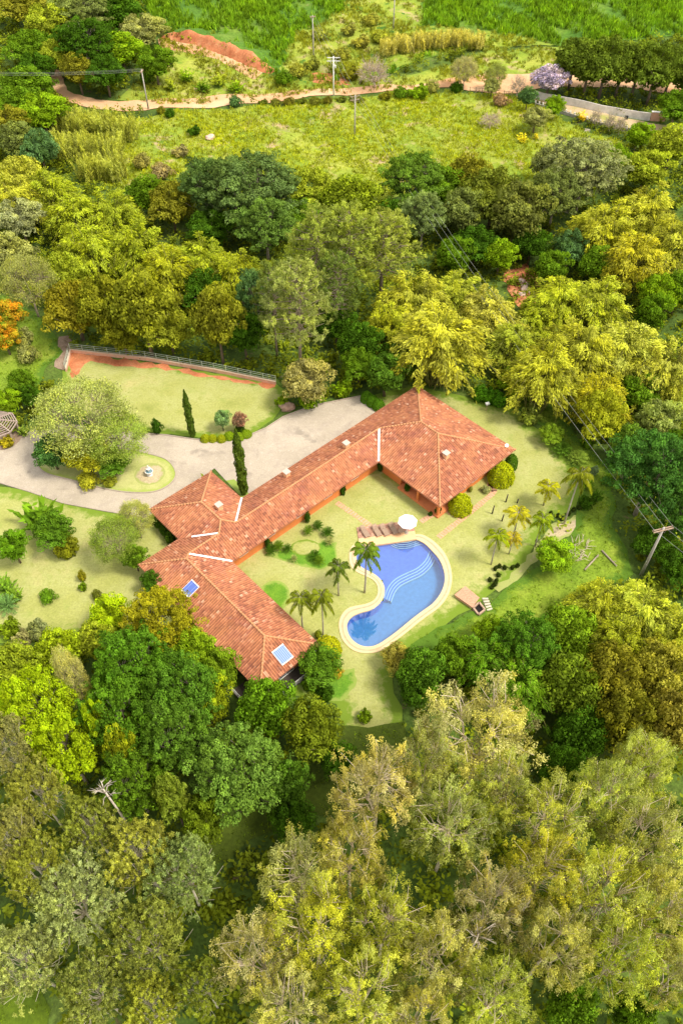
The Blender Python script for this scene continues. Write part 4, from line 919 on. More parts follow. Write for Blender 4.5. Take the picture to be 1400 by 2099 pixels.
m_ = MB(); wallrun(m_, along(cw, 3), .22, -.3, .55); m_.build('wall', PINKW, e)
m_ = MB(); wallrun(m_, along(cw, 3), .3, .551, .63); m_.build('coping', solid('pale_coping', (.58, .44, .32), .8, .08, 2), e)
RP = solid('pale_green_rail', (.40, .45, .37), .5, .08, 2)
m_ = MB(); A = along(cw, 2.0)
for z in (.95, 1.35, 1.7):
    m_.tube([(p[0] - base[0], p[1] - base[1], float(hgt(*p)) + z) for p in A], .03, 6)
for p in A: x, y, z = p[0] - base[0], p[1] - base[1], float(hgt(*p)); m_.tube([(x, y, z + .6), (x, y, z + 1.72)], .05, 6)
m_.build('rail', RP, e)

# pump house below the lawn
P = atg(957, 1222); e = empty('pump_house', (P[0], P[1], P[2]), 0, 'little brick-red pump house roof set into the lawn edge with a dark open pit', 'shed')
rc = [at(x, y, .55) for x, y in ((953, 1202), (982, 1226), (968, 1245), (931, 1219))]; rc = [np.array(q) - P for q in rc]
m_ = MB(); T_ = [(*q[:2], .55 + (.12 if i < 2 else 0)) for i, q in enumerate(rc)]; m_.add(T_ + [(p[0], p[1], p[2] - .1) for p in T_], [(3, 2, 1, 0), (4, 5, 6, 7), (0, 1, 5, 4), (1, 2, 6, 5), (2, 3, 7, 6), (3, 0, 4, 7)]); m_.build('roof', solid('brick_roof', (.52, .28, .18), .9, .3, 7), e)
ctr = sum(rc) / 4; wc = [ctr + (q - ctr) * .9 for q in rc]
m_ = MB(); m_.add([(*q[:2], -1.6) for q in wc] + [(*q[:2], .44) for q in wc], [(4, 5, 1, 0), (5, 6, 2, 1), (6, 7, 3, 2), (7, 4, 0, 3)]); m_.build('wall', PINKW, e)
pc = atg(981, 1249); pit = [atg(x, y) - P for x, y in ((969, 1248), (981, 1237), (993, 1252), (980, 1262))]; zp = max(q[2] for q in pit)
m_ = MB()
for i in range(4):
    a, b = pit[i], pit[(i + 1) % 4]; d = (b - a)[:2]; d = d / np.linalg.norm(d); nn = np.array([-d[1], d[0]]) * .1
    m_.add([(*(a[:2] - nn), -2), (*(b[:2] - nn), -2), (*(b[:2] - nn), zp + .35), (*(a[:2] - nn), zp + .35), (*(a[:2] + nn), -2), (*(b[:2] + nn), -2), (*(b[:2] + nn), zp + .35), (*(a[:2] + nn), zp + .35)], [(3, 2, 6, 7), (0, 1, 2, 3), (5, 4, 7, 6)])
m_.build('pit_wall', solid('pit_rim', (.42, .29, .21), .9, .15, 3), e)
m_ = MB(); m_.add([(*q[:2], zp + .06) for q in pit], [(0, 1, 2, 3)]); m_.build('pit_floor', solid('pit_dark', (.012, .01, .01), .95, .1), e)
for i in range(5):
    q = atg(994 + i * 2.2, 1228 + i * 5.4); m_ = MB(); m_.box(-.36, -.12, -.2, .36, .12, .08, Matrix.Rotation(.1 * i, 4, 'Z')); o = m_.build('stepping_stone', solid('step_stone', (.52, .47, .36), .9, .2, 4)); o.location = (q[0], q[1], q[2] + .04)
    tag(o, '%s stepping stone beside the pump house pit' % ['uppermost', 'second from the top', 'middle', 'second from the bottom', 'lowest'][i], 'stepping stone', 'stepping stones down the slope')

# pergola
P = atg(22, 895); e = empty('pergola', (P[0] - 1.2, P[1], P[2]), 0, 'octagonal pergola of open pale wooden slats at the left edge by the drive', 'pergola')
GW = solid('bleached_wood', (.36, .28, .24), .8, .15, 5); m_ = MB(); Rg = 2.9
for k in range(8):
    a0, a1 = k * math.pi / 4 + .2, (k + 1) * math.pi / 4 + .2; p0 = Vector((Rg * math.cos(a0), Rg * math.sin(a0), 2.5)); p1 = Vector((Rg * math.cos(a1), Rg * math.sin(a1), 2.5)); tp = Vector((0, 0, 3.5))
    m_.beam(p0, tp, .12, .14)
    for j in range(1, 8): f = j / 8.0; m_.beam(p0.lerp(tp, f * .93), p1.lerp(tp, f * .93), .10, .06)
m_.build('slatted_roof', GW, e)
m_ = MB()
for k in range(8): a0, a1 = k * math.pi / 4 + .2, (k + 1) * math.pi / 4 + .2; m_.beam((Rg * math.cos(a0), Rg * math.sin(a0), 2.42), (Rg * math.cos(a1), Rg * math.sin(a1), 2.42), .14, .16)
m_.build('ring_beam', GW, e)
for k in range(8): a0 = k * math.pi / 4 + .2; m_ = MB(); x, y = 2.7 * math.cos(a0), 2.7 * math.sin(a0); m_.box(x - .09, y - .09, -.2, x + .09, y + .09, 2.34); m_.build('post', GW, e)
sheet('pergola_floor', [(P[0] - 1.2 + 3 * math.cos(a), P[1] + 3 * math.sin(a)) for a in np.linspace(0, 6.283, 16, endpoint=False)], .05, G_BROWN, world=True, res=1.5)

# posts on the lawn
for (x, y, h), l in zip(((1036, 1029, 1.5), (1008, 1053, 1.6), (1059, 1031, .8), (1028, 1068, 1.3)), ('dark wooden post on the lawn, farthest up of the tall three', 'dark wooden post on the lawn nearest the brick path', 'short dark stump post on the lawn behind the palms', 'dark wooden post leaning beside the drooping palm')):
    P = atg(x, y); m_ = MB(); m_.tube([(0, 0, -.2), (.04, 0, h * .6), (.08, .02, h)], [.1, .09, .08], 8); m_.tube([(.08, .02, h), (.08, .02, h + .02)], [.05, .04], 8); o = m_.build('wooden_post', solid('dark_post', (.07, .055, .045), .9, .2, 4), None, True); o.location = P; tag(o, l, 'post', 'wooden posts on the lawn')
P = atg(996, 842); e = empty('bird_feeder', P, .4, 'small grey feeder box on a thin post beside the hedge', 'bird feeder'); m_ = MB(); m_.tube([(0, 0, -.1), (0, 0, 1.3)], .04, 6); m_.build('post', WOOD, e); m_ = MB(); m_.box(-.28, -.2, 1.3, .28, .2, 1.34); m_.box(-.2, -.14, 1.34, .2, .14, 1.5); m_.box(-.3, -.22, 1.5, .3, .22, 1.55); m_.build('box', RAIL, e)

# utility poles and wires
CONC = (.42, .38, .34)
PM = solid('pole_concrete', CONC, .9, .15, 2); WIRE = solid('wire', (.30, .32, .28), .6, .05, 1, bstr=0); INS = solid('insulator', (.25, .2, .18), .4, .1)
def pole(px, py, h, arm, rot, label, arms=1, r=.16, white=False, tr=False):
    P = atg(px, py); e = empty('utility_pole', P, rot, label, 'utility pole'); m_ = MB(); m_.tube([(0, 0, -.5), (0, 0, h * .5), (0, 0, h)], [r * 1.25, r, r * .75], 9); m_.build('post', WHITE if white else PM, e, True)
    for k in range(arms):
        z = h - .35 - k * .75; m_ = MB(); m_.beam((-arm / 2, .14, z), (arm / 2, .14, z), .12, .14); 
        if arms == 1: m_.beam((-arm / 2, -.14, z), (arm / 2, -.14, z), .12, .14)
        m_.beam((-arm * .3, .14, z - .06), (0, .14, z - .9), .05, .05); m_.beam((arm * .3, .14, z - .06), (0, .14, z - .9), .05, .05)
        m_.build('crossarm', (WHITE if white else WOOD), e)
        for s_ in (-1, .15 if not white else 0, 1): m_ = MB(); m_.lathe([(.05, 0), (.07, .06), (.04, .1), (.07, .15), (.03, .22)], 8, (s_ * arm * .46, .14, z + .07)); m_.build('insulator', INS, e, True)
    if tr: m_ = MB(); m_.lathe([(.22, 0), (.25, .05), (.25, .6), (.2, .68)], 12, (.42, 0, h - 2.6)); m_.build('transformer', RAIL, e, True)
    bpy.context.view_layer.update(); return [e.matrix_world @ Vector((s_ * arm * .46, .14, h - .35 + .25)) for s_ in (-1, .15, 1)], P
pA, PA = pole(1313, 1178, 9.5, 2.7, .28, 'tall utility pole with a double crossarm over the right-hand gully', r=.18)
pB, PB = pole(727, 278, 9, 2.2, .35, 'utility pole standing in the middle of the pasture', arms=2)
pC, _ = pole(305, 224, 9, 1.8, 1.5, 'leaning-looking utility pole at the road bend with three wires to the left', arms=1)
pD, _ = pole(684, 196, 9, 3.2, 0, 'white utility pole with two wide crossarms beside the dirt road', arms=2, white=True, tr=True)
pE, _ = pole(643, 118, 10, 1.4, .3, 'bare utility pole on the crop slope above the road')
pF, _ = pole(806, 60, 10, 1.2, .3, 'thin utility pole high in the crop field, near the top edge')
def wires(a, b, sag, label, cat='power line', ext=None):
    m_ = MB()
    for p, q in zip(a, b): m_.tube([p.lerp(q, i / 16) - Vector((0, 0, sag * 4 * (i / 16) * (1 - i / 16))) for i in range(17)], .017, 4)
    tag(m_.build('power_lines', WIRE), label, cat)
wires(pB, pA, 2.2, 'three long power lines crossing the trees from the pasture pole to the gully pole')
wires(pA, [p + Vector((26, -34, 2)) for p in pA], 1.0, 'three power lines running from the gully pole out past the right edge')
wires(pC, [p + Vector((-55, -2, 1)) for p in pC], 1.0, 'three thin power lines running left from the road bend pole')
wires(pD, pB, .8, 'short span of power lines between the white road pole and the pasture pole')
wires(pE, pD, .8, 'span of power lines from the crop slope pole down to the white road pole')

# the neighbour's white wall, gate, fences and steps
P0 = atg(1090, 205); e = empty('boundary_wall', P0, 0, 'long weathered white boundary wall below the row of dark conifers', 'wall')
m_ = MB(); ww = [atg(*p)[:2] for p in ((1088, 201), (1150, 213), (1230, 231), (1330, 247))]; wallrun(m_, along(ww, 3), .2, -.4, 1.9, P0); m_.build('wall', solid('stained_white', (.62, .58, .54), .85, .22, .8), e)
m_ = MB(); m_.box(-.35, -.2, 0, .35, .2, .8, Matrix.Translation(Vector(at(1284, 236, 2.6)) - Vector(P0) + Vector((0, -.1, -.9)))); m_.build('meter_box', solid('dark_box', (.03, .03, .03), .7), e)
P1 = atg(1345, 247); e = empty('gate_pier', P1, -.15, 'short brick-pink gatehouse wall at the right end of the white wall', 'gate'); m_ = MB(); m_.box(-1.6, -.3, -.3, 1.8, .3, 1.9); m_.build('pier', PINKW, e); m_ = MB(); m_.box(-1.7, -.4, 1.901, 1.9, .4, 2.02); m_.build('coping', WHITE, e)
P2 = atg(1100, 215); e = empty('garden_wall', P2, 0, 'grey stone retaining wall with white capping below the upper driveway', 'wall')
m_ = MB(); ww = [atg(*p)[:2] for p in ((1096, 216), (1150, 232), (1210, 252), (1300, 272))]; wallrun(m_, along(ww, 3), .25, -.4, .9, P2); m_.build('wall', solid('grey_stone', (.38, .34, .32), .9, .3, 1.5), e)
m_ = MB()
for p in along(ww, 1.1): m_.box(-.16, -.13, .901, .16, .13, 1.4, Matrix.Translation((p[0] - P2[0], p[1] - P2[1], float(hgt(*p)))))
m_.build('baluster_row', STONE, e)
for i in range(1):
    P = atg(1203, 268); m_ = MB()
    for k in range(6): m_.box(-.6, -.4 * k - .2, -.9, .6, -.4 * k + .19, .35 - .2 * k)
    o = m_.build('stone_steps', solid('old_stone', (.40, .36, .28), .9, .25, 3)); o.location = P; o.rotation_euler = (0, 0, -.35); tag(o, 'short flight of stone steps down from the upper driveway wall', 'steps')
P = atg(964, 187); e = empty('timber_fence', P, 0, 'dark post and rail fence between the small trees beside the road', 'fence'); A = along([atg(*p)[:2] for p in ((962, 190), (1000, 193), (1048, 199))], 1.8)
m_ = MB()
for z in (.6, 1.2): m_.tube([(p[0] - P[0], p[1] - P[1], float(hgt(*p)) + z - P[2]) for p in A], .05, 5)
m_.build('rails', WOOD, e)
for p in A: m_ = MB(); x, y, z = p[0] - P[0], p[1] - P[1], float(hgt(*p)) - P[2]; m_.box(x - .07, y - .07, z - .2, x + .07, y + .07, z + 1.45); m_.build('post', WOOD, e)
# red cut bank
rb = [(330, 78), (365, 84), (400, 92), (440, 106), (490, 126), (530, 143), (556, 152)]; rnd = random.Random(3); V = []; F = []
Bk = along([atg(*p)[:2] for p in rb], 1.0); nb = len(Bk); N_ = ribbon_pts(Bk, 1.0, False) - np.array(Bk)
if N_[0][1] < 0: N_ = -N_
for i, p in enumerate(Bk):
    t = i / (nb - 1); hh = 2.5 * min(1, t * 5 + .1, (1 - t) * 5 + .1) * (1 + .12 * math.sin(i * .9)); z = float(hgt(*p))
    for q, zz in ((-.6, -.3), (.2, hh * .25), (.8, hh * .55), (1.3, hh * .85), (2.0, hh), (5, hh * .8), (16, -.4)):
        V.append((*(np.array(p) + N_[i] * (q + rnd.uniform(-.3, .3))), z + zz + rnd.uniform(-.12, .12)))
for i in range(nb - 1):
    for k in range(6): a = i * 7 + k; F.append((a, a + 7, a + 8, a + 1))
m_ = MB(); m_.add(V, F); o = m_.build('earth_bank', G_RED, None, True); o.data.materials.append(G_CROP); o['kind'] = 'structure'
for i, f in enumerate(o.data.polygons): f.material_index = 1 if i % 6 >= 4 else 0
# felled branches, boulders, rocks in the stream
def rock(px, py, s, label, col=(.5, .42, .36), grp=None):
    r = random.Random(px); bm = bmesh.new(); bmesh.ops.create_icosphere(bm, subdivisions=3, radius=s)
    ph = [r.uniform(0, 6) for _ in range(6)]
    for v in bm.verts:
        c = v.co.normalized(); k = 1 + .16 * math.sin(c.x * 4 + ph[0]) * math.cos(c.y * 4 + ph[1]) + .1 * math.sin(c.z * 7 + c.x * 6 + ph[2]) + .05 * math.sin(c.y * 13 + ph[3]); v.co *= k; v.co.z *= .62; v.co.x *= 1.2
    me = bpy.data.meshes.new('rock'); bm.to_mesh(me); bm.free(); me.materials.append(solid('rock_%s' % px, col, .9, .25, 2, bstr=.6)); me.polygons.foreach_set('use_smooth', [True] * len(me.polygons)); o = link('boulder', me); P = atg(px, py); o.location = (P[0], P[1], P[2] + s * .25); o.rotation_euler.z = r.uniform(0, 6)
    tag(o, label, 'rock', grp)
rock(589, 836, 1.0, 'brown boulder at the foot of the shaggy shrub by the court corner', (.36, .24, .17))
rock(432, 284, 1.0, 'pale pinkish boulder beside a bush in the pasture', (.62, .42, .34))
g_ = 'pale rocks in the red stream bed'
for x, y, s, l in ((1076, 592, .9, 'largest pale rock in the middle of the stream bed'), (1068, 578, .7, 'angular pale rock at the upper end of the stream rocks'), (1086, 600, .6, 'pale rock on the right of the stream bed'), (1070, 604, .6, 'pale rock at the lower left of the stream bed'), (1082, 583, .5, 'small pale rock at the upper right of the stream rocks')): rock(x, y, s, l, (.62, .46, .38), g_)
m_ = MB(); r = random.Random(8); P = atg(1190, 1130)
for i in range(34):
    a = np.array(atg(1178 + r.uniform(-8, 26), 1118 + r.uniform(-8, 34))) - P; d = r.uniform(0, 3.14); L = r.uniform(.7, 1.9); m_.tube([(a[0], a[1], a[2] + r.uniform(0, .3)), (a[0] + math.cos(d) * L * .5, a[1] + math.sin(d) * L * .5, a[2] + r.uniform(.2, .6)), (a[0] + math.cos(d) * L, a[1] + math.sin(d) * L, a[2] + r.uniform(0, .5))], [.045, .035, .015], 5)
o = m_.build('brushwood_heap', solid('dry_branch', (.50, .42, .32), .9, .2, 3)); o.location = P; tag(o, 'heap of dry pale brushwood beside the round bright tree', 'brushwood')
for a, b, l in (((1197, 1170), (1225, 1140), 'thick pale log lying below the brushwood heap'), ((1232, 1130), (1262, 1163), 'thin grey log lying alone on the green slope')):
    A, B = atg(*a), atg(*b); m_ = MB(); m_.tube([(0, 0, .2), tuple((B - A) * .5 + [0, 0, .25]), tuple(B - A + [0, 0, .3])], [.12, .11, .09], 8); m_.tube([tuple((B - A) * .7 + [0, 0, .25]), tuple((B - A) * .8 + [.3, .1, .5])], [.06, .04], 5); o = m_.build('log', solid('log_bark', (.36, .30, .22), .9, .2, 3), None, True); o.location = A; tag(o, l, 'log')
# ------------------------------------------------------------------ trees and plants: kind, x, y, radius (photo px), colour, label, options
DG = (.055, .13, .012); MG = (.11, .21, .015); BG = (.19, .32, .015); LIME = (.33, .46, .015); OL = (.20, .21, .025); GG = (.17, .22, .07); PG = (.28, .31, .12); YG = (.29, .36, .035); GOLD = (.37, .40, .06)
TAN = (.42, .34, .12); OTAN = (.33, .31, .07); BLG = (.10, .20, .08)
def T(kind, x, y, r, col, label, **k): return plant(kind, x, y, r, col, label, **k)
# upper left woodland round the road bend
T('bro', 45, 10, 48, OL, 'olive tree in the top left corner of the wood above the road bend')
T('bro', 100, 45, 42, YG, 'yellow-green tree near the top of the wood above the road bend', h=12)
T('cau', 170, 22, 52, GG, 'grey-green rounded tree at the very top of the wood above the road bend')
T('bro', 235, 20, 50, DG, 'dark tree at the top right of the wood above the road bend', h=12)
T('bro', 60, 95, 45, MG, 'mid green tree on the left edge of the wood above the road bend')
T('cau', 178, 85, 58, DG, 'largest dark rounded tree in the middle of the wood above the road bend', h=14)
T('bro', 292, 60, 42, PG, 'pale yellow-green tree at the top of the red cut bank')
T('bro', 248, 98, 44, BG, 'bright green tree on the right side of the wood above the road')
T('bro', 118, 108, 34, YG, 'yellow tree just above the point where the dirt road comes out')
T('bro', 75, 140, 32, DG, 'small dark tree left of the point where the dirt road comes out')
T('bro', 158, 140, 32, OL, 'small olive tree in the crook of the road bend')
T('bro', 215, 145, 34, DG, 'dark low tree on the inner side of the road bend')
T('bro', 318, 125, 34, MG, 'mid green tree below the start of the red cut bank')
T('shr', 243, 150, 20, YG, 'yellow-green bush at the foot of the wood by the dirt road')
T('shr', 300, 160, 18, MG, 'green bush left of the broad-leaved plants above the dirt road')
g = 'tall broad-leaved plants on the bank above the dirt road'
for i, (x, y, r, c, l) in enumerate([(350, 168, 17, YG, 'leftmost tall leafy plant on the bank above the dirt road'), (382, 150, 20, BG, 'bright green leafy plant below the cleared slope'), (415, 172, 20, MG, 'leafy plant in the middle of the bank above the dirt road'), (448, 160, 22, YG, 'largest yellow-green leafy plant on the bank above the dirt road'), (482, 172, 20, BG, 'rightmost leafy plant on the bank above the dirt road')]): T('ban', x, y, r, c, l, h=4, group=g)
# far side of the valley, left
T('bro', 55, 170, 48, MG, 'round light green tree left of the dirt road')
T('bro', 30, 215, 48, MG, 'mid green tree at the left edge below the road bend')
T('bro', 85, 225, 44, BG, 'fresh green tree between the road bend and the tall reeds')
T('bro', 40, 285, 42, GG, 'greyish tree at the left edge beside the tall reeds')
T('bro', 80, 300, 32, BLG, 'small blue-green tree left of the tall reeds')
T('bro', 15, 250, 36, OL, 'olive tree cut by the left edge level with the reeds')
g = 'tall yellow reed clumps below the dirt road'
pos = ['at the upper left end', 'second along the upper edge', 'third along the upper edge, nearest the dirt road', 'at the upper right end, beside the brown scrub', 'at the left of the middle row', 'in the centre', 'right of the centre', 'at the lower left end', 'at the lower right end, above the bamboo']
for (x, y), l in zip([(138, 250), (175, 255), (212, 252), (255, 262), (135, 300), (178, 300), (222, 300), (185, 345), (232, 340)], pos): T('reed', x, y, 34, (.36, .40, .10), 'tall yellow reed clump ' + l.replace(', nearest the dirt road', '').replace(', beside the brown scrub', '').replace(', above the bamboo', '') + '', h=5.5, group=g)
T('shr', 348, 232, 14, DG, 'dark bush at the foot of the road bend pole'); T('shr', 398, 268, 17, DG, 'round dark bush in the left part of the pasture'); T('shr', 482, 208, 17, BLG, 'dark blue-green bush at the pasture edge under the road')
T('shr', 330, 226, 12, OL, 'brownish bush touching the road bend pole')
for i, (x, y) in enumerate([(540, 209), (565, 208), (592, 207), (618, 206), (645, 205), (672, 204), (700, 203), (728, 201)]): T('shr', x, y + (i * 5) % 3, 13 + (i * 7) % 5, (.13 + .02 * (i % 3), .17, .03), '%s low hedge bush' % ['first', 'second', 'third', 'fourth', 'fifth', 'sixth', 'seventh', 'eighth'][i] + ' from the left along the pasture side of the dirt road', h=1.2 + .25 * (i % 3), group='hedge bushes along the dirt road')
T('bare', 768, 145, 42, (.42, .34, .25), 'leafless pale brown tree beside the dirt road', h=8)
T('fea', 953, 142, 28, (.34, .34, .2), 'pale round thin-leaved tree at the left end of the timber fence', h=8)
T('fea', 1017, 152, 22, (.25, .3, .1), 'sparse olive tree behind the timber fence', h=7)
T('bare', 1062, 172, 22, (.44, .36, .28), 'small bare tree between the timber fence and the purple tree', h=6)
T('bro', 1127, 158, 34, (.50, .43, .85), 'purple-flowering tree beside the upper driveway', h=8, name='flowering_tree', group=None)
T('shr', 935, 178, 18, DG, 'dark bush at the foot of the pale round tree by the fence', h=2.4); T('shr', 858, 188, 26, BG, 'bright green bush by the road at the top of the pasture', h=3.4); T('shr', 822, 190, 20, MG, 'mid green bush left of the bright green roadside bush', h=2.6); T('shr', 885, 178, 20, (.3, .32, .1), 'pale roadside bush right of the bright green one', h=2.5)
T('shr', 790, 196, 16, OL, 'olive bush under the bare brown tree', h=2); T('bro', 1008, 175, 18, PG, 'small pale tree standing against the timber fence', h=5)
T('bare', 1005, 245, 27, (.52, .42, .36), 'round leafless pinkish bush in the upper pasture', h=4)
T('bro', 1098, 240, 27, PG, 'round whitish-green tree below the upper driveway', h=6); T('bro', 1082, 196, 20, BLG, 'small dark green tree at the left end of the white wall', h=6)
T('bro', 1137, 215, 22, BG, 'thin bright green tree in front of the white wall', h=6); T('ban', 1070, 280, 13, (.62, .56, .04), 'yellow-leaved plant standing in the upper pasture', h=3); T('ban', 1100, 277, 8, (.62, .56, .04), 'tiny yellow plant right of the yellow-leaved one', h=2)
T('ban', 1194, 235, 12, (.66, .52, .03), 'yellow-leaved plant at the head of the stone steps', h=3); T('shr', 1026, 205, 20, (.36, .25, .17), 'brown withered bush under the timber fence', h=3)
for i, (x, l) in enumerate([(1222, 'left'), (1250, 'middle'), (1272, 'right')]): T('bare', x, 238 + i * 8, 15, (.6, .55, .48), '%s of three pale leafless saplings before the white wall' % l, h=5, group='pale saplings before the white wall')
g = 'dark conifers in the tall row behind the white wall'
for i, x in enumerate([1178, 1210, 1244, 1278, 1312, 1346, 1380, 1412]): T('bro', x, 118 + i * 2.5 + 6 * (i % 2), 42 + (i * 5) % 6, (.12, .18, .025), '%s dark conifer from the left in the tall row behind the white wall' % ['first', 'second', 'third', 'fourth', 'fifth', 'sixth', 'seventh', 'eighth'][i], h=12.5 + (i * 7) % 3, group=g, name='conifer')
T('bro', 1387, 215, 34, MG, 'tree at the right edge below the end of the white wall', h=9)
T('bro', 1310, 275, 26, BG, 'small fresh green tree below the upper driveway', h=7); T('bro', 1380, 290, 42, YG, 'golden-green tree at the right edge below the upper driveway')
g = 'pale dry shrubs on the bank above the dirt road'
for i, (x, y) in enumerate([(795, 95), (830, 88), (866, 82), (902, 80), (940, 78), (975, 82)]): T('reed', x, y, 24, (.46, .44, .16), 'pale dry cane clump %s in the row above the road' % ['at the left end', 'second from the left', 'third from the left', 'fourth from the left', 'fifth from the left', 'at the right end'][i], h=4, group=g)
for i, (x, y, c, l) in enumerate([(700, 110, (.3, .32, .06), 'olive bush above the red gully by the white pole'), (740, 85, (.34, .34, .07), 'yellowish bush upslope of the bare brown tree'), (610, 145, (.28, .3, .05), 'olive bush at the right end of the red cut bank'), (580, 160, MG, 'green bush just below the right end of the red cut bank'), (720, 150, OL, 'olive bush right of the white pole')]): T('shr', x, y, 24, c, l, h=3)
g = 'yellowish scrub bushes on the upper slope'
for (x, y, q, c, l) in [(655, 70, 22, (.30, .34, .07), 'scrub bush beside the foot of the bare crop slope pole'), (760, 40, 24, (.34, .36, .07), 'topmost yellowish scrub bush left of the thin upper pole'), (715, 60, 20, (.30, .32, .08), 'yellowish scrub bush between the two upper poles'), (780, 75, 24, (.32, .36, .05), 'yellowish scrub bush above the bare brown tree'), (690, 140, 18, (.24, .3, .05), 'green scrub bush in the red gully behind the white pole'), (640, 130, 22, (.26, .3, .06), 'olive scrub bush left of the red gully')]: T('shr', x, y, q, c, l, h=3, group=g)
# valley behind the house: from the pasture edge down
T('bro', 40, 360, 46, GOLD, 'golden tree at the left edge below the reeds'); T('bam', 25, 400, 62, GOLD, 'golden bamboo clump at the left edge, upper one')
T('bam', 100, 375, 55, YG, 'yellow-green bamboo clump just below the reed bed'); T('bro', 40, 445, 42, (.30, .34, .2), 'silvery grey tree at the left edge among the bamboo')
T('bam', 150, 425, 62, YG, 'yellow bamboo clump left of the brown scrub'); T('bam', 225, 420, 62, YG, 'yellow bamboo clump below the brown scrub', h=13)
T('shr', 330, 350, 26, (.33, .28, .16), 'brownish scrub bush at the lower left of the pasture', h=3); T('shr', 290, 330, 24, (.30, .29, .10), 'olive-brown scrub bush right of the reed bed', h=3); T('shr', 370, 310, 22, (.32, .30, .15), 'grey-brown scrub bush in the pasture corner', h=2.5)
T('bro', 305, 395, 40, MG, 'green tree between the yellow bamboo and the big dark spreading tree'); T('bro', 350, 415, 42, OL, 'olive tree left of the big dark spreading tree', h=11)
T('cau', 430, 380, 58, (.09, .16, .05), 'left part-crown tree of the big dark grey-green group below the pasture', h=14)
T('cau', 515, 385, 88, (.11, .18, .06), 'biggest dark grey-green spreading tree below the pasture', h=16); T('cau', 545, 460, 58, (.13, .23, .05), 'grey-green rounded tree in front of the biggest spreading tree', h=13)
T('bro', 430, 465, 45, DG, 'dark tree in the hollow below the biggest spreading tree', h=9)
T('bam', 185, 500, 78, YG, 'broad yellow-green bamboo clump left of the valley centre', h=13); T('bam', 275, 490, 72, YG, 'tall yellow-green bamboo clump in the valley, left of the dark hollow', h=14)
T('bam', 345, 540, 72, (0.30, 0.34, 0.03), 'yellow-green bamboo clump behind the olive court trees', h=13); T('bam', 415, 520, 64, YG, 'bright bamboo clump below the dark hollow', h=13); T('bam', 480, 545, 62, (0.28, 0.33, 0.03), 'darker green bamboo clump behind the court', h=13); T('bam', 540, 560, 52, (0.25, 0.31, 0.03), 'green bamboo clump left of the pines', h=11)
T('bro', 15, 520, 48, PG, 'pale green tree at the left edge, upper of the pale pair', h=11); T('fea', 55, 575, 58, PG, 'pale feathery tree above the flame-orange tree', h=12); T('bro', 130, 560, 42, YG, 'yellow-green tree above the brown path', h=10)
T('bro', 5, 650, 38, (.26, .36, .03), 'tree with flame-orange blossom at the left edge', mat=FLAME, h=8, name='flowering_tree')
T('bro', 8, 690, 28, (.3, .38, .03), 'lower half-hidden orange-blossomed tree at the left edge', mat=FLAME, h=6, name='flowering_tree')
T('shr', 55, 725, 26, PG, 'pale bush on the left meadow', h=3); T('shr', 50, 690, 24, PG, 'pale feathery bush higher on the left meadow', h=3)
T('bro', 45, 785, 27, MG, 'small fresh green tree on the left meadow above the pergola', h=6); T('bro', 18, 820, 26, BG, 'bright green tree just above the pergola', h=5); T('bro', 60, 810, 24, DG, 'dark bush-like tree between the meadow and the big drive island tree', h=5)
T('bro', 150, 628, 55, (.22, .21, .02), 'brown-tipped olive tree at the left end of the row behind the court', h=11)
T('bro', 215, 625, 52, (.19, .21, .02), 'olive tree second in the row behind the court', h=14); T('bro', 290, 628, 60, (.21, .24, .025), 'largest olive tree in the row behind the court', h=16)
T('bro', 345, 670, 42, (.24, .28, .03), 'yellow-green tree overhanging the middle of the court rail', h=9); T('bro', 250, 680, 40, (.2, .22, .02), 'low olive tree leaning over the left part of the court rail', h=8)
T('bro', 445, 650, 46, (.20, .22, .025), 'olive tree right of the row behind the court', h=15); T('cau', 525, 605, 38, BLG, 'blue-green umbrella tree behind the court', h=13); T('bro', 420, 590, 42, DG, 'dark tree hidden between the bamboo and the court trees', h=9)
T('bro', 500, 680, 40, DG, 'dark tree behind the right end of the court rail', h=9)
T('pin', 610, 640, 62, (.30, .36, .13), 'large pale grey-green pine above the shaggy shrub', h=20); T('pin', 560, 620, 40, (.19, .25, .07), 'slim pine left of the large pale one', h=17)
T('pin', 650, 530, 58, (.28, .35, .09), 'pale pine with a tall bare trunk in the valley centre', h=21); T('pin', 715, 520, 60, (.30, .37, .08), 'tall light pine right of the bare-trunked one', h=21); T('pin', 785, 520, 66, (.31, .37, .09), 'broad light pine at the right of the pine group', h=19); T('pin', 690, 600, 45, (.16, .23, .06), 'lower darker pine in front of the pine group', h=17)
T('bam', 450, 600, 45, (0.26, 0.30, 0.03), 'small bamboo clump squeezed behind the blue-green umbrella tree', h=10)
T('bro', 720, 402, 56, (.19, .26, .02), 'round bright green tree at the lower edge of the pasture', h=11); T('bro', 640, 385, 46, YG, 'yellow-green tree right of the biggest spreading tree', h=10)
T('cau', 848, 365, 56, (.12, .22, .03), 'dense green tree at the middle of the pasture edge', h=13); T('bro', 905, 380, 46, MG, 'green tree right of the dense pasture-edge tree', h=10); T('cau', 868, 440, 42, (.20, .28, .11), 'small pale blue-green tree below the dense pasture-edge tree', h=12)
T('bro', 800, 440, 40, DG, 'dark tree in the hollow left of the pale blue-green tree', h=8); T('bro', 615, 440, 40, MG, 'green tree in the hollow right of the biggest spreading tree', h=8)
T('bro', 945, 430, 42, GG, 'greyish tree with upright branches in the valley', h=12); T('bro', 960, 355, 42, OL, 'olive tree on the pasture edge, left of the dark pair', h=11); T('bro', 1010, 400, 58, (.16, .20, .03), 'dark olive tree on the pasture edge', h=14); T('bro', 1062, 430, 58, (.16, .19, .05), 'dark grey-olive tree right of the other dark one', h=15)
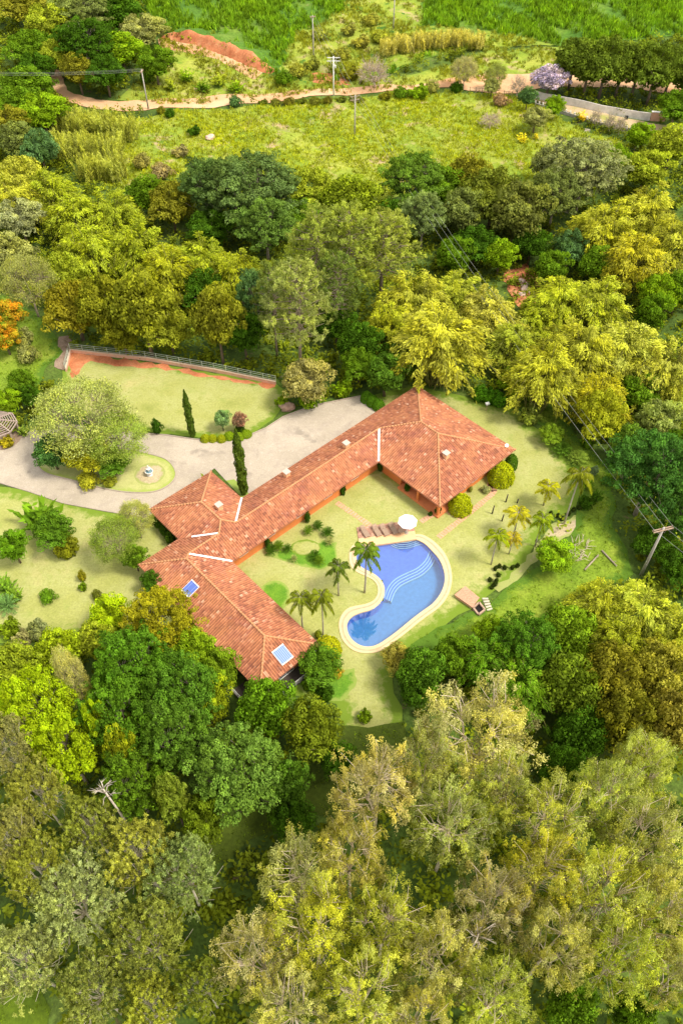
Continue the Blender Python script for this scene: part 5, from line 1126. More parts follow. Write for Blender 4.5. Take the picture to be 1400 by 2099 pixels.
T('cau', 1200, 345, 70, (.26, .30, .15), 'large pale grey-green tree below the stone steps', h=15); T('cau', 1140, 395, 50, GG, 'grey-green tree left below the large pale one', h=13); T('bro', 1130, 330, 36, (.24, .28, .12), 'pale tree at the upper left of the large pale grey-green one', h=10)
T('bro', 1258, 325, 30, BG, 'small bright tree right of the large pale grey-green one', h=8); T('bro', 1325, 345, 44, YG, 'yellow-green tree above the golden bamboo at the right', h=10)
T('bam', 1245, 445, 72, (0.38, 0.41, 0.05), 'golden bamboo clump below the large pale tree', h=14); T('bam', 1330, 420, 72, GOLD, 'golden bamboo clump at the upper right of the valley', h=14); T('bam', 1385, 480, 72, GOLD, 'golden bamboo clump at the right edge of the valley, upper one', h=14); T('bam', 1300, 510, 70, (0.36, 0.36, 0.04), 'yellow-green bamboo clump in the middle of the right-hand grove', h=13)
T('bro', 1025, 520, 32, BG, 'bright green rounded tree just left of the red stream bed', h=8); T('bro', 975, 500, 40, DG, 'dark green tree left of the bright rounded one by the stream', h=9); T('bro', 930, 520, 36, MG, 'green tree between the pines and the stream', h=9)
T('bro', 1090, 495, 36, DG, 'dark tree above the red stream bed', h=8); T('bro', 1170, 505, 30, BLG, 'blue-green tree right of the stream', h=9); T('bro', 1130, 545, 34, MG, 'mid green tree overhanging the right of the stream bed', h=8); T('bro', 1230, 540, 40, MG, 'green tree under the right-hand bamboo grove', h=9)
T('bam', 850, 600, 80, GOLD, 'golden bamboo clump right of the pines', h=14); T('bam', 800, 650, 52, (0.36, 0.41, 0.04), 'lower golden bamboo clump left of the biggest one', h=11); T('bam', 930, 590, 66, (0.36, 0.42, 0.06), 'pale golden bamboo clump crossed by the power lines', h=12)
T('bam', 903, 676, 102, (0.39, 0.41, 0.06), 'biggest golden bamboo clump, directly behind the house', h=15); T('bam', 1000, 625, 66, (0.39, 0.40, 0.09), 'pale bamboo clump just below the red stream bed', h=11)
T('bam', 1060, 690, 66, (0.28, 0.34, 0.05), 'greener bamboo clump under the power lines', h=10); T('bam', 1110, 640, 52, YG, 'small bamboo clump right of the stream', h=9)
T('bam', 1150, 600, 70, (0.34, 0.40, 0.04), 'fresh green-yellow bamboo clump right of the stream bed', h=12); T('bam', 1225, 600, 72, (0.34, 0.40, 0.05), 'fresh green-yellow bamboo clump nearest the right-hand grove', h=12)
T('bro', 1350, 600, 38, BG, 'bright green tree at the right edge of the bamboo', h=9); T('bro', 1335, 640, 30, MG, 'umbrella-shaped green tree among the right-hand bamboo', h=10); T('bro', 1395, 590, 36, MG, 'green tree cut by the right edge level with the stream', h=9)
T('bam', 1120, 745, 80, (0.36, 0.39, 0.05), 'golden-brown bamboo clump right of the power lines', h=13); T('bam', 1195, 700, 82, GOLD, 'golden bamboo clump in the centre of the right-hand belt', h=14); T('bam', 1285, 700, 86, (0.37, 0.41, 0.09), 'broad golden bamboo clump in the right-hand belt', h=14); T('bam', 1370, 740, 82, (0.38, 0.41, 0.08), 'golden bamboo clump at the right edge, lower one', h=13)
T('bam', 1235, 800, 60, (0.36, 0.36, 0.03), 'darker golden bamboo clump in front of the right-hand belt', h=11); T('bro', 1232, 850, 42, (.34, .38, .03), 'yellow tree standing before the bamboo beside the power lines', h=11)
T('bro', 1310, 800, 44, MG, 'green tree under the right-hand bamboo belt', h=8)
T('bro', 740, 700, 42, DG, 'dark green tree below the pines', h=9); T('bro', 735, 745, 32, MG, 'green tree between the shaggy shrub and the house corner', h=7); T('bro', 790, 762, 40, (.08, .17, .02), 'dark broadleaf tree directly behind the house corner', h=8); T('bro', 690, 660, 38, DG, 'dark tree in the shade below the pale pines', h=8); T('bro', 820, 735, 34, DG, 'dark tree left of the biggest golden bamboo', h=7)
T('shr', 702, 795, 26, BG, 'round bright green bush at the top of the gravel court', h=3); T('bro', 625, 780, 48, (.30, .29, .12), 'shaggy olive-grey shrub tree at the corner of the lawn court', h=8); T('shr', 632, 815, 30, BG, 'bright leafy shrub at the foot of the shaggy shrub tree', h=3)
for i, (x, y) in enumerate([(752, 812), (764, 820), (776, 828)]): T('top', x, y, 14, (.10, .24, .02), '%s segment of the clipped hedge by the gravel court' % ['upper', 'middle', 'lower'][i], h=1.7, group='clipped hedge by the gravel court', name='hedge', cat='hedge')
for i, (x, y) in enumerate([(982, 806), (1002, 812), (1022, 818)]): T('shr', x, y, 22, (.08, .22, .015), '%s dark green hedge bush behind the feeder box' % ['left', 'middle', 'right'][i], h=2.6, group='dark hedge behind the big roof')
T('bro', 1052, 778, 30, BG, 'bright green small tree under the bamboo near the hedge', h=5); T('shr', 1052, 812, 24, (.28, .38, .03), 'yellow-green shrub right of the dark hedge', h=3); T('shr', 1085, 850, 30, (.26, .34, .07), 'pale green spreading shrub on the lawn edge', h=3); T('bro', 1130, 888, 25, (.2, .32, .03), 'light green tree on the right edge of the lawn', h=3.5)
T('shr', 1100, 820, 22, BG, 'green shrub upslope of the pale spreading shrub', h=2.5)
T('cyc', 1152, 922, 22, (.11, .22, .025), 'dark green cycad on the lawn edge, upper one'); T('cyc', 1185, 940, 23, (.20, .30, .05), 'spiky cycad on the lawn edge, lower one'); T('shr', 1217, 965, 12, (.2, .3, .2), 'small blue-grey shrub right of the lower cycad', h=1.6)
T('shr', 1205, 905, 18, MG, 'green bush behind the two cycads', h=2.4); T('ban', 1205, 990, 16, MG, 'leafy plant under the tall right-hand palm', h=2.5); T('ban', 1225, 1015, 17, DG, 'dark leafy plant right of the tall palm', h=2.5); T('ban', 1245, 975, 18, MG, 'leafy plant under the big dark spreading tree', h=3); T('shr', 1200, 1030, 18, DG, 'low dark shrub at the foot of the tall right-hand palm', h=1.8)
# right side
T('cau', 1340, 965, 92, (.065, .17, .035), 'large dark green spreading tree at the right edge', h=14); T('cau', 1395, 1045, 55, (.07, .17, .03), 'dark green tree below the large spreading one at the right edge', h=12); T('bro', 1350, 862, 42, (.27, .34, .11), 'pale whitish-green tree above the large dark one', h=9); T('bro', 1290, 905, 40, (.12, .22, .03), 'green tree left of the pale whitish-green one', h=8)
T('bro', 1395, 800, 40, GOLD, 'golden tree at the right edge above the pale one', h=10); T('bro', 1385, 920, 40, MG, 'green tree at the right edge beside the pale one', h=9); T('bro', 1340, 1110, 46, DG, 'dark tree behind the tall utility pole', h=5); T('bro', 1395, 1160, 46, DG, 'dark tree at the right edge level with the pole crossarm', h=6)
T('bro', 1137, 1140, 42, (.22, .38, .02), 'round bright green tree beside the brushwood heap', h=5)
T('bam', 1232, 1225, 62, (0.37, 0.42, 0.05), 'bright yellow-green bamboo clump at the foot of the green slope', h=10); T('bam', 1318, 1245, 80, (0.37, 0.43, 0.07), 'broad pale golden bamboo clump in front of the tall utility pole', h=12); T('bam', 1385, 1290, 66, (0.36, 0.41, 0.05), 'golden bamboo clump at the right edge below the pole', h=12); T('bam', 1265, 1305, 66, (0.26, 0.31, 0.03), 'darker yellow-green bamboo clump beneath the broad pale one', h=11)
T('bro', 1160, 1290, 62, (.17, .29, .02), 'green tree left of the yellow-green bamboo', h=9); T('cau', 1080, 1320, 68, (.09, .21, .02), 'dark green tree below the grassy slope', h=10); T('bro', 1010, 1300, 42, BG, 'bright bush-like tree under the pump house', h=5); T('bam', 1000, 1345, 62, (0.11, 0.24, 0.02), 'dark green bamboo-like clump below the pool end', h=9)
T('bro', 930, 1345, 46, MG, 'green tree right of the shaded lawn corner', h=7); T('bro', 862, 1370, 52, (.09, .20, .02), 'dark green tree at the corner of the narrow lawn strip', h=8); T('bro', 815, 1348, 34, OTAN, 'thin brownish-olive shrub at the lower edge of the pool', h=4); T('bro', 850, 1420, 34, DG, 'dark low tree on the right of the narrow lawn strip', h=5)
T('bam', 1070, 1400, 72, (0.12, 0.24, 0.02), 'dark green bamboo-like clump right of the tan eucalyptus crown', h=11); T('bro', 1165, 1400, 76, (.13, .20, .02), 'deep green tree in the middle of the right-hand slope wood', h=11); T('bro', 1260, 1390, 72, (.24, .24, .03), 'olive-brown tree in the right-hand slope wood', h=12); T('bro', 1350, 1380, 66, (.30, .30, .05), 'olive-yellow tree at the right edge of the slope wood', h=12)
T('bro', 1190, 1490, 62, DG, 'dark tree in the shaded hollow of the right-hand wood', h=9); T('bro', 1290, 1480, 66, OL, 'olive tree above the yellow hanging eucalyptus', h=12); T('bro', 1380, 1480, 62, (.27, .25, .05), 'brown-olive tree at the right edge above the eucalyptus wood', h=13); T('bro', 1150, 1570, 50, DG, 'dark green tree right of the big tan eucalyptus', h=8)
# lawn trees, left
T('ban', 75, 1050, 56, (.12, .24, .02), 'dark green bushy tree with long leaves below the drive', h=7.5, name='long_leaved_tree', cat='tree', var=0); T('bro', 108, 1085, 42, (.10, .21, .02), 'dark green tree merging with the long-leaved one', h=6); T('shr', 135, 1118, 34, (.20, .23, .02), 'drooping olive shrub at the lower right of the long-leaved tree', h=3.5); T('bro', 25, 1118, 34, (.12, .26, .015), 'round green tree at the left edge of the lower lawn', h=6)
T('ban', 10, 1195, 28, (.13, .25, .03), 'long-leaved plant at the left edge of the lower lawn', h=3.5); T('cyc', 15, 1240, 26, (.14, .27, .09), 'blue-green agave-like rosette at the left edge', h=2.4); T('ban', 28, 1215, 22, (.15, .27, .03), 'leafy plant right of the long-leaved one at the left edge', h=2.6); T('shr', 20, 1288, 28, (.20, .30, .02), 'rounded green bush at the left edge above the wood', h=3)
T('fea', 235, 1105, 52, (.20, .29, .06), 'light green feathery tree left of the garage roof', h=8); T('fea', 278, 1060, 36, (.36, .40, .14), 'pale whispy tree at the left corner of the garage roof', h=7); T('bro', 275, 1140, 28, (.13, .24, .02), 'darker green tree at the tip of the lower roof wing', h=5)
T('shr', 97, 1222, 20, (.13, .27, .02), 'round shrub alone in the lower left lawn'); T('shr', 168, 1180, 11, (.30, .30, .03), 'small yellow-brown upright shrub, upper of the lawn pair', h=2); T('shr', 170, 1202, 11, (.18, .30, .02), 'small green shrub just below the yellow-brown one', h=1.6); T('shr', 199, 1220, 13, (.15, .18, .03), 'little dark shrub right of the lawn pair', h=1.6)
T('shr', 77, 1290, 28, (.27, .32, .16), 'silvery flowering shrub at the bottom of the lower left lawn', h=3); T('shr', 45, 1312, 26, (.36, .36, .16), 'pale flowering shrub left of the silvery one', h=3, mat=WHITEF)
for i, (x, y) in enumerate([(338, 1082), (350, 1100), (325, 1068)]): T('shr', x, y, 17, (.06, .13, .015), '%s dark shrub in the notch between garage and lower wing' % ['middle', 'right', 'left'][i], h=2.6)
T('bro', 312, 1192, 24, (.07, .16, .015), 'small dark tree against the lower wing roof edge', h=4.5)
# trees on the drive island
T('fea', 165, 850, 100, (.31, .37, .14), 'big pale feathery tree on the drive island', h=12, var=0); T('fea', 235, 895, 66, (.25, .35, .08), 'lighter green right-hand half of the island trees', h=9, var=1); T('bro', 105, 925, 42, (.07, .17, .05), 'dark green tree at the left end of the drive island', h=6); T('bro', 178, 930, 48, (.36, .38, .03), 'yellow-green tree at the front of the drive island', h=6); T('bro', 230, 945, 36, (.10, .21, .02), 'dark green tree at the right front of the drive island', h=4.5); T('shr', 180, 985, 26, (.38, .40, .04), 'low yellow-green shrub on the front kerb of the drive island', h=2); T('shr', 225, 985, 20, (.26, .30, .04), 'low olive shrub right of the yellow-green kerb shrub', h=1.6)
T('shr', 15, 905, 20, (.40, .36, .03), 'low golden shrub at the foot of the pergola', h=1.5); T('ban', 45, 880, 14, (.2, .3, .05), 'leafy vine plant climbing the pergola post', h=2.4)
# court front border
T('cyp', 396, 895, 9, (.075, .13, .02), 'slim dark cypress on the court lawn', base=True, h=9); T('cyp', 501, 1012, 12.5, (.085, .14, .02), 'larger dark cypress between the garage roof and the long wing', base=True, h=12.2); T('shr', 321, 874, 13, (.05, .13, .015), 'small dark conical shrub at the left front of the court lawn', h=2.8)
T('bro', 455, 858, 19, (.20, .34, .16), 'small blue-green tree at the front of the court lawn', h=4); T('bro', 491, 860, 16, (.30, .22, .16), 'small purplish-pink leaved tree beside the blue-green one', mat=PINKISH, h=4)
T('shr', 492, 878, 13, (.05, .1, .015), 'dark shrub at the foot of the purplish tree', h=1.6)
for i, (x, y, r, l) in enumerate([(421, 897, 11, 'left'), (436, 897, 10, 'middle'), (454, 898, 10, 'right')]): T('top', x, y, r, (.30, .36, .02), '%s of three low clipped yellow-green shrubs on the drive edge' % l, h=1.0, group='low clipped shrubs on the drive edge')
for i, (x, y, r, l) in enumerate([(470, 892, 12, 'left'), (488, 894, 13, 'front'), (505, 888, 12, 'right')]): T('top', x, y, r, (.20, .32, .02), '%s cushion of the clipped ring round the purplish tree' % l, h=1.0, group='clipped ring round the purplish tree')
T('shr', 578, 822, 18, (.22, .34, .02), 'low bright shrub by the boulder at the court corner', h=1.3)
# clipped domes by the big roof
T('top', 1029, 968, 29, (.36, .42, .015), 'larger clipped yellow-green dome at the right corner of the big roof', h=3.2); T('top', 944, 1030, 26, (.36, .42, .015), 'smaller clipped yellow-green dome below the lower corner of the big roof', h=2.9); T('top', 1048, 945, 15, (.09, .2, .02), 'dark green clipped bush behind the larger yellow-green dome', h=2.6)
T('shr', 995, 1003, 11, (.34, .38, .2), 'small silvery shrub between the two clipped domes', h=1.1); T('shr', 964, 1003, 6, (.3, .33, .1), 'tiny shrub against the wall by the window', h=1); T('shr', 882, 1053, 6, (.06, .13, .02), 'tiny dark shrub at the end of the brick path', h=.8)
# palms
g = 'plumed palms round the pool'
T('palm', 747, 1215, 34, (.16, .26, .03), 'palm overhanging the upper left of the pool', base=True, h=8.6, group=g); T('palm', 694, 1221, 27, (.13, .20, .03), 'palm between the shrub bed and the pool', base=True, h=6, group=g); T('palm', 621, 1292, 29, (.22, .28, .03), 'left palm of the pair at the lower wing', base=True, h=6.8, group=g); T('palm', 662, 1306, 28, (.24, .30, .03), 'right palm of the pair, nearer the lower end of the pool', base=True, h=8.5, group=g)
g = 'plumed palms on the right lawn'
T('palm', 1113, 1036, 28, (.36, .38, .02), 'golden palm highest up of the right lawn group', base=True, h=3.8, group=g); T('palm', 1155, 1074, 31, (.24, .28, .03), 'tallest palm standing alone at the right lawn edge', base=True, h=9.6, group=g); T('palm', 1050, 1100, 31, (.40, .40, .03), 'drooping golden palm in the middle of the right lawn group', base=True, h=4.8, group=g); T('palm', 1096, 1120, 26, (.24, .33, .02), 'green palm with a dark trunk right of the drooping golden one', base=True, h=5.6, group=g); T('palm', 1006, 1157, 26, (.28, .36, .02), 'palm at the lower left of the right lawn group', base=True, h=6, group=g); T('palm', 1042, 1136, 22, (.40, .36, .03), 'yellowed palm just right of the lower left one', base=True, h=3.6, group=g)
# shrub bed by the pool and vines on the veranda
for i, (x, y, r, c, l) in enumerate([(556, 1128, 13, DG, 'leftmost spiky shrub in the pool-side bed'), (572, 1120, 13, MG, 'dark green spiky shrub beside the leftmost one'), (590, 1125, 10, DG, 'small spiky shrub in the bend of the bed'), (645, 1140, 14, DG, 'shrub at the lower right tip of the pool-side bed'), (655, 1150, 12, MG, 'pale spiky shrub at the very bottom of the pool-side bed'), (603, 1146, 8, PG, 'little pale rosette in the middle of the pool-side bed'), (632, 1088, 11, MG, 'spiky shrub at the top left of the bed under the veranda'), (652, 1078, 12, DG, 'dark shrub at the top of the bed under the veranda'), (672, 1092, 14, DG, 'dark shrub at the right of the bed loop'), (676, 1110, 10, PG, 'pale rosette at the right end of the bed loop')]): T('cyc', x, y, r, c, l, h=1.5, group='spiky shrubs in the pool-side bed')
for i, (x, y) in enumerate([(549, 1113), (630, 1060), (703, 1004), (780, 955), (835, 998), (898, 1045)]): T('shr', x, y, 8, (.06, .14, .02), 'dark climbing shrub on the veranda wall, %s from the lower wing corner' % ['first', 'second', 'third', 'fourth', 'fifth', 'sixth'][i], h=2.2, group='climbing shrubs on the veranda')
dots = [(1004, 1188), (1015, 1165), (1023, 1160), (1034, 1163), (1050, 1163), (1060, 1159), (1021, 1178), (1017, 1190), (1008, 1203), (1014, 1197), (1128, 1052), (1143, 1056), (1152, 1062), (1166, 1052), (1175, 1044), (1186, 1040), (1198, 1036)]
words = ['by the pump house steps', 'at the upper left of the lower patch', 'second along the top of the lower patch', 'third along the top of the lower patch', 'fourth along the top of the lower patch', 'at the right end of the lower patch', 'in the middle of the lower patch', 'lower in the middle of the lower patch', 'at the bottom of the lower patch', 'just above the bottom one of the lower patch', 'at the left end of the upper row', 'second in the upper row', 'at the foot of the tallest palm', 'right of the tallest palm foot', 'fifth in the upper row', 'sixth in the upper row', 'at the right end of the upper row']
for (x, y), l in zip(dots, words): T('shr', x, y, 6, (.05, .08, .02), 'tiny dark bush ' + l, h=.8, group='tiny dark bushes along the lawn edge')
# below the lower wing and round its end
T('bro', 655, 1360, 46, (.10, .21, .02), 'dark shrub tree hugging the end of the lower wing', h=4.5); T('top', 672, 1325, 30, (.38, .42, .02), 'yellow-green clipped mound at the lower wing corner', h=2.6); T('shr', 640, 1400, 24, MG, 'green shrub below the lower wing corner', h=2.5); T('shr', 690, 1378, 14, (.5, .36, .05), 'small orange-tinged plant at the tip of the corner bed', h=1.2); T('shr', 668, 1420, 22, DG, 'dark shrub at the bottom of the corner bed', h=2.4)
T('shr', 748, 1468, 18, (.20, .32, .02), 'lone round shrub on the narrow lawn strip', h=2.0); T('shr', 640, 1322, 10, OL, 'small olive shrub between the palm pair and the wing', h=1.4); T('shr', 652, 1300, 10, YG, 'small yellowish shrub behind the palm pair', h=1.3)
T('cau', 330, 1275, 74, (.31, .31, .02), 'dense golden-olive tree against the lower wing roof', h=11, var=1); T('bro', 222, 1262, 46, LIME, 'lime green tree at the top of the lower left wood', h=7); T('bro', 195, 1310, 44, YG, 'yellow-leaved tree below the lime green one', h=7); T('bro', 400, 1335, 46, (.24, .38, .02), 'bright green tree along the roof of the lower wing', h=9); T('bro', 450, 1372, 42, (.17, .28, .02), 'green tree left of the balcony at the wing end', h=8)
T('bro', 545, 1445, 66, (.11, .23, .015), 'dark green mango-like tree in front of the wing end', h=10); T('bro', 640, 1490, 62, (.17, .23, .02), 'olive-green tree right of the mango-like one', h=10); T('bro', 430, 1430, 46, (.28, .37, .02), 'yellow-green tree left of the mango-like one', h=9)
T('bro', 120, 1330, 52, (.28, .38, .02), 'yellow-green tree at the upper left of the lower wood', h=8); T('bro', 35, 1370, 56, (.26, .34, .03), 'yellow-green tree at the left edge of the lower wood', h=9); T('fea', 148, 1388, 30, (.50, .50, .24), 'small cream-flowered crown poking out of the lower wood', h=15, var=0)
T('cau', 270, 1370, 82, (.10, .23, .02), 'deep green rounded canopy at the top of the lower left wood', h=13); T('cau', 370, 1420, 78, (.10, .22, .025), 'deep green rounded canopy right of the upper one', h=14); T('cau', 250, 1470, 82, (.10, .22, .02), 'deep green rounded canopy in the centre of the lower left wood', h=14); T('cau', 360, 1510, 72, (.11, .22, .03), 'deep green canopy with pale limbs showing', h=14)
T('cau', 80, 1450, 78, LIME, 'lime green rounded canopy at the left of the lower wood', h=14); T('cau', 135, 1535, 74, LIME, 'lower lime green canopy in the lower left wood', h=14); T('bro', 205, 1490, 28, LIME, 'small lime crown among the deep green canopies', h=15); T('bro', 250, 1535, 34, (.30, .36, .02), 'small yellow-green crown below the small lime one', h=14)
T('cau', 275, 1605, 70, (.12, .23, .02), 'green canopy above the olive moptop trees', h=12); T('cau', 490, 1580, 94, (.15, .27, .05), 'broad soft green canopy in the centre foreground', h=13); T('bro', 352, 1635, 36, (.25, .34, .05), 'small light green crown left of the broad soft green one', h=13); T('bro', 415, 1685, 48, (.16, .24, .02), 'green tree below the broad soft green canopy', h=10)
T('bro', 590, 1600, 48, (.11, .23, .03), 'green tree at the right of the broad soft green canopy', h=9); T('bro', 600, 1680, 48, DG, 'dark tree in the shade right of the clearing', h=7); T('bro', 690, 1560, 40, DG, 'dark tree at the bottom of the narrow lawn strip', h=6)
g = 'grey moptop trees of the lower left wood'
for x, y, r, c, l in [(15, 1530, 58, (0.299, 0.313, 0.129), 'olive-grey moptop tree at the left edge, topmost'), (75, 1625, 60, (0.311, 0.339, 0.080), 'olive moptop tree left of the dark leaning trunk'), (185, 1690, 56, (0.249, 0.299, 0.064), 'small olive moptop tree below the lime canopies'), (20, 1720, 60, (0.311, 0.326, 0.113), 'grey-olive moptop tree at the left edge, second down'), (75, 1780, 62, (0.299, 0.339, 0.064), 'olive moptop tree above the big pale-limbed one'), (285, 1750, 74, (0.336, 0.366, 0.080), 'olive moptop tree in the centre of the lower left wood'), (375, 1790, 74, (0.273, 0.366, 0.144), 'grey-green moptop tree with pale limbs below its crown'),
                      (155, 1850, 86, (0.323, 0.393, 0.178), 'big pale grey-green moptop tree with many white limbs'), (45, 1970, 74, (0.323, 0.380, 0.161), 'pale moptop tree with fanned white limbs at the bottom left'), (300, 1930, 84, (0.273, 0.326, 0.080), 'dark olive moptop tree in the bottom centre-left'), (190, 2030, 66, (0.273, 0.326, 0.097), 'olive-grey moptop tree at the bottom edge'), (310, 2060, 58, (0.323, 0.366, 0.064), 'yellowish moptop tree at the bottom edge, right of the grey one'), (415, 2020, 50, (0.299, 0.366, 0.064), 'small olive moptop tree at the bottom edge near the tan eucalyptus')]:
    T('gre', x, y, r, c, l, group=g, h=16)
g = 'tan eucalyptus trees of the lower right wood'
for x, y, r, c, l, h in [(985, 1510, 116, (0.391, 0.392, 0.190), 'largest tan eucalyptus crown, directly below the narrow lawn strip', 20), (880, 1560, 66, (0.333, 0.370, 0.150), 'tan eucalyptus crown at the lower left of the largest one', 20), (770, 1625, 86, (0.420, 0.392, 0.190), 'tan eucalyptus with a bare white trunk', 22), (920, 1690, 84, (0.323, 0.381, 0.140), 'olive-tan eucalyptus right of the white-trunked one', 20), (1030, 1620, 66, (0.333, 0.381, 0.110), 'yellowish eucalyptus below the largest crown', 20),
                      (1120, 1690, 84, (0.352, 0.392, 0.110), 'yellow-olive eucalyptus in the centre of the right-hand wood', 20), (1240, 1630, 66, (0.372, 0.437, 0.140), 'pale yellow hanging eucalyptus in the right-hand wood', 20), (1315, 1570, 58, (0.391, 0.448, 0.140), 'pale hanging eucalyptus near the right edge, highest', 19), (1320, 1720, 84, (0.352, 0.381, 0.150), 'tan eucalyptus near the right edge above the lowest ones', 20), (1110, 1800, 78, (0.431, 0.437, 0.080), 'golden eucalyptus in the centre of the lower right wood', 20),
                      (1230, 1820, 88, (0.372, 0.414, 0.100), 'golden-olive eucalyptus with fanned white limbs', 21), (1010, 1850, 76, (0.372, 0.358, 0.200), 'pinkish-tan thin eucalyptus with dry seed heads', 20), (1345, 1860, 84, (0.372, 0.381, 0.140), 'tan eucalyptus at the right edge, lower one', 20), (720, 1750, 72, (0.391, 0.381, 0.130), 'golden-tan eucalyptus below the white-trunked one', 20), (610, 1800, 80, (0.333, 0.358, 0.150), 'tan eucalyptus left of the golden-tan one', 20), (645, 1900, 88, (0.401, 0.437, 0.070), 'bright golden eucalyptus in the bottom centre', 21), (790, 1900, 84, (0.372, 0.414, 0.080), 'golden-olive eucalyptus right of the bright golden one', 20),
                      (900, 1960, 86, (0.372, 0.381, 0.160), 'tan eucalyptus at the bottom centre-right', 20), (530, 1960, 80, (0.391, 0.381, 0.200), 'pinkish-tan eucalyptus at the bottom centre-left', 20), (600, 2060, 78, (0.401, 0.414, 0.160), 'tan eucalyptus at the bottom edge, left', 20), (740, 2040, 82, (0.401, 0.448, 0.110), 'golden eucalyptus at the bottom edge, centre', 20), (1010, 2040, 78, (0.352, 0.414, 0.100), 'olive-golden eucalyptus at the bottom edge, right of centre', 19), (1140, 1940, 76, (0.372, 0.381, 0.150), 'tan eucalyptus above the dark gap at the bottom right', 20), (1270, 1960, 80, (0.352, 0.414, 0.080), 'olive-yellow eucalyptus at the lower right', 20), (1385, 2010, 66, (0.372, 0.381, 0.150), 'tan eucalyptus in the bottom right corner', 19), (860, 2080, 66, (0.391, 0.392, 0.150), 'small tan eucalyptus at the bottom edge', 18)]:
    T('euc', x, y, r, c, l, group=g, h=h, **(dict(var=4, rot=.1) if 'bare white trunk' in l else {}))
T('bro', 1170, 2060, 56, (.13, .25, .02), 'green tree in the dark gap at the bottom right', h=10); T('bro', 1390, 1690, 40, DG, 'dark green tree at the right edge between the eucalyptus', h=9); T('bro', 1300, 2080, 50, MG, 'green tree at the bottom edge beside the corner eucalyptus', h=10)
for x, y, l in ((205, 1605, 'white dead branching treetop among the green canopies'), (985, 1905, 'white dead treetop in the golden eucalyptus wood'), (1225, 1870, 'pale dead treetop beside the fanned white limbs at the lower right')):
    rr_ = random.Random(x); P = atg(x, y, 15.5); m_ = MB(); m_.tube([(0, 0, -.3), (.2, .1, 7), (0, 0, 14.2)], [.2, .13, .07], 7)
    for k in range(9):
        a_ = k * 2.4; L_ = rr_.uniform(.6, 1.3); z_ = 12.2 + k * .25; e_ = (math.cos(a_) * L_, math.sin(a_) * L_, z_ + rr_.uniform(.6, 1.5)); q_ = (e_[0] * .5, e_[1] * .5, z_ + .6 + rr_.uniform(-.1, .4)); m_.tube([(0, 0, z_), q_, e_], [.06, .04, .015], 5)
        for _ in range(3): m_.tube([q_, (e_[0] + rr_.uniform(-.5, .5), e_[1] + rr_.uniform(-.5, .5), e_[2] + rr_.uniform(-.3, .6))], [.025, .008], 4)
    o = m_.build('dead_tree', BARK, None, True, (.55, .49, .42)); o.location = P; tag(o, l, 'tree', 'dead treetops in the lower woods')

# ------------------------------------------------------------------ ground cover nobody could count
rs = np.random.RandomState(77)
def in_open(x, y, grow=0.0):
    r_ = np.zeros(x.shape, bool)
    for B in OPEN:
        o, i = poly_out(x, y, B[::2] if len(B) > 60 else B); r_ |= (o <= grow)
    return r_
def in_view(x, y, z, m=60):
    dx, dy, dz = x, y, z - CAM_H; d = dy * FWD[1] + dz * FWD[2]; u_ = FPX * x / d; v_ = FPX * (dy * UPV[1] + dz * UPV[2]) / d
    return (np.abs(u_) < 700 + m) & (np.abs(v_) < 1050 + m) & (d > 0)
def scatter_leaves(name, P, per, rad, hgt_, L, W, col, label, cat, var_by=None, upright=False, mat=LEAF):
    n = len(P); c = np.repeat(P, per, 0); a = rs.normal(size=c.shape) * [.5, .5, .35]; k = np.repeat(rad, per)[:, None]
    c = c + a * k; c[:, 2] += np.repeat(hgt_, per) * (.55 + .3 * rs.uniform(size=len(c)))
    v = np.stack([np.repeat(rs.uniform(.1, .85, n), per) + rs.normal(size=len(c)) * .12, np.repeat(rs.uniform(-.3, .8, n) if var_by is None else var_by, per)], 1)
    lv = Leaves(5)
    if upright:
        dr = nrmz(rs.normal(size=c.shape) * .35 + [0, 0, 1]); nn = nrmz(rs.normal(size=c.shape) * [1, 1, .3]); t_ = dr; b_ = nrmz(np.cross(nn, t_))
        lv.c.append(c); lv.t.append(t_ * L / 2); lv.b.append(b_ * W / 2); lv.v.append(v)
    else:
        nn = nrmz(rs.normal(size=c.shape) * .6 + [0, 0, 1]); q = rs.normal(size=c.shape); t_ = nrmz(q - nn * (q * nn).sum(1, keepdims=True)); lv.c.append(c); lv.t.append(t_ * L / 2); lv.b.append(np.cross(nn, t_) * W / 2); lv.v.append(v)
    o = link(name, lv.mesh(name, mat), None, col); return tag(o, label, cat, None, 'stuff')
def pts_in(B, dens, jit=1.0):
    B = np.array(B); x0, y0 = B.min(0); x1, y1 = B.max(0); n = int((x1 - x0) * (y1 - y0) * dens); x = rs.uniform(x0, x1, n); y = rs.uniform(y0, y1, n); _, i = poly_out(x, y, B); k = i > 0; return x[k], y[k]
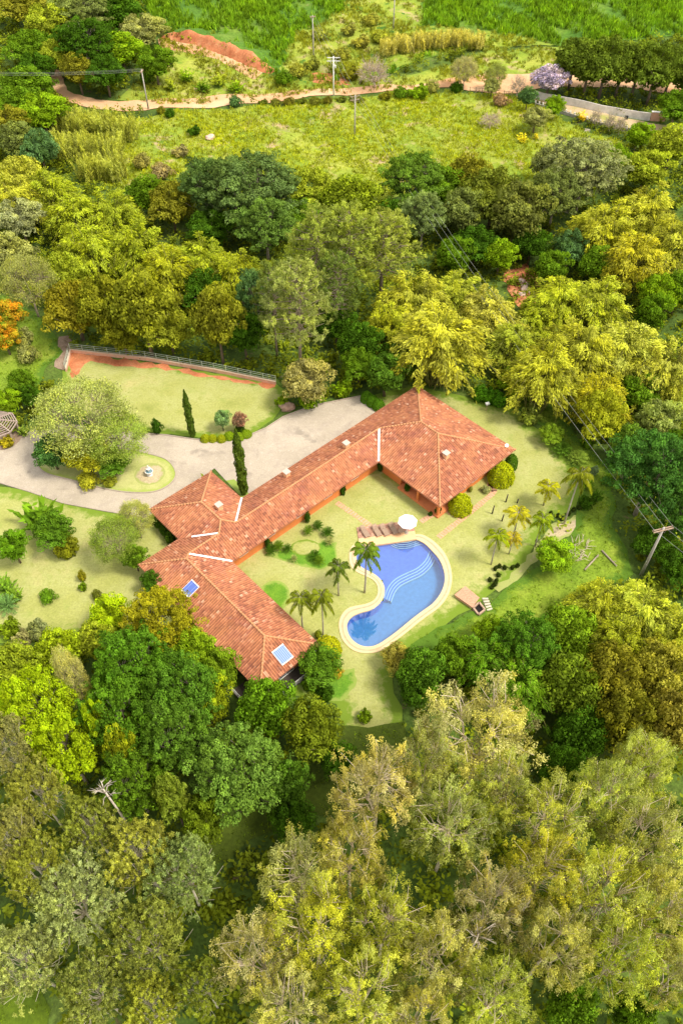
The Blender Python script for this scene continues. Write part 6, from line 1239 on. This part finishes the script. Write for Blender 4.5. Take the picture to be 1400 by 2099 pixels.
# undergrowth everywhere that is neither lawn, road nor field
n = 30000; x = rs.uniform(-125, 125, n); y = rs.uniform(2, 300, n); z = hgt(x, y); k = in_view(x, y, z) & (rs.uniform(size=n) < 1.0); x, y, z = x[k], y[k], z[k]; k = ~in_open(x, y, 1.0); x, y, z = x[k], y[k], z[k]
scatter_leaves('undergrowth', np.stack([x, y, z], 1), 26, rs.uniform(.5, 1.5, len(x)), rs.uniform(.2, 2.2, len(x)), .62, .34, (.16, .21, .02), 'dark green undergrowth covering the ground between the trees', 'undergrowth')
# pasture tussocks, slope grass, crop
def tuft(name, polys, dens, h, L, W, col, label, cat, per=9, rad=.5, avoid=None, excl=None):
    xs, ys = [], []
    for B in polys: a, b = pts_in(B, dens); xs.append(a); ys.append(b)
    x = np.concatenate(xs); y = np.concatenate(ys); pn = np.sin(x * .21 + 1) * np.cos(y * .17) + np.sin(x * .53 + y * .4) * .6 + rs.normal(size=len(x)) * .5; k = pn > (-.5 if avoid is None else avoid); x, y, pn = x[k], y[k], pn[k]; z = hgt(x, y); k = in_view(x, y, z)
    if excl is not None: k &= poly_out(x, y, excl)[0] > 0
    x, y, z, pn = x[k], y[k], z[k], pn[k]
    return scatter_leaves(name, np.stack([x, y, z], 1), per, np.full(len(x), rad) * rs.uniform(.6, 1.4, len(x)), np.full(len(x), h) * rs.uniform(.4, 1.2, len(x)), L, W, col, label, cat, var_by=np.clip(pn * .4 + .2, -.2, 1), upright=True)
tuft('verge_scrub', [OPEN[1], SCRUB_B], 1.4, .6, .8, .16, (.24, .27, .04), 'olive and yellow scrub grass on the bank above the dirt road', 'scrub', per=12, rad=.6, avoid=-.3)
tuft('crop_plants', [OPEN[0]], 1.2, 1.3, 1.7, .24, (.17, .31, .025), 'bright green tall cane crop covering the hillside at the top', 'crop', per=12, rad=.7, excl=SCRUB_B)
tuft('pasture_grass', [OPEN[2]], 3.0, .22, .6, .15, (.35, .40, .035), 'yellow-green rough pasture grass in tussocks', 'grass', per=10, rad=.6, avoid=-.9)
tuft('slope_grass', OPEN[6:10], 1.6, .12, .42, .07, (.18, .28, .02), 'lush green grass on the slopes beside the lawn', 'grass', per=10, rad=.4, avoid=-2)
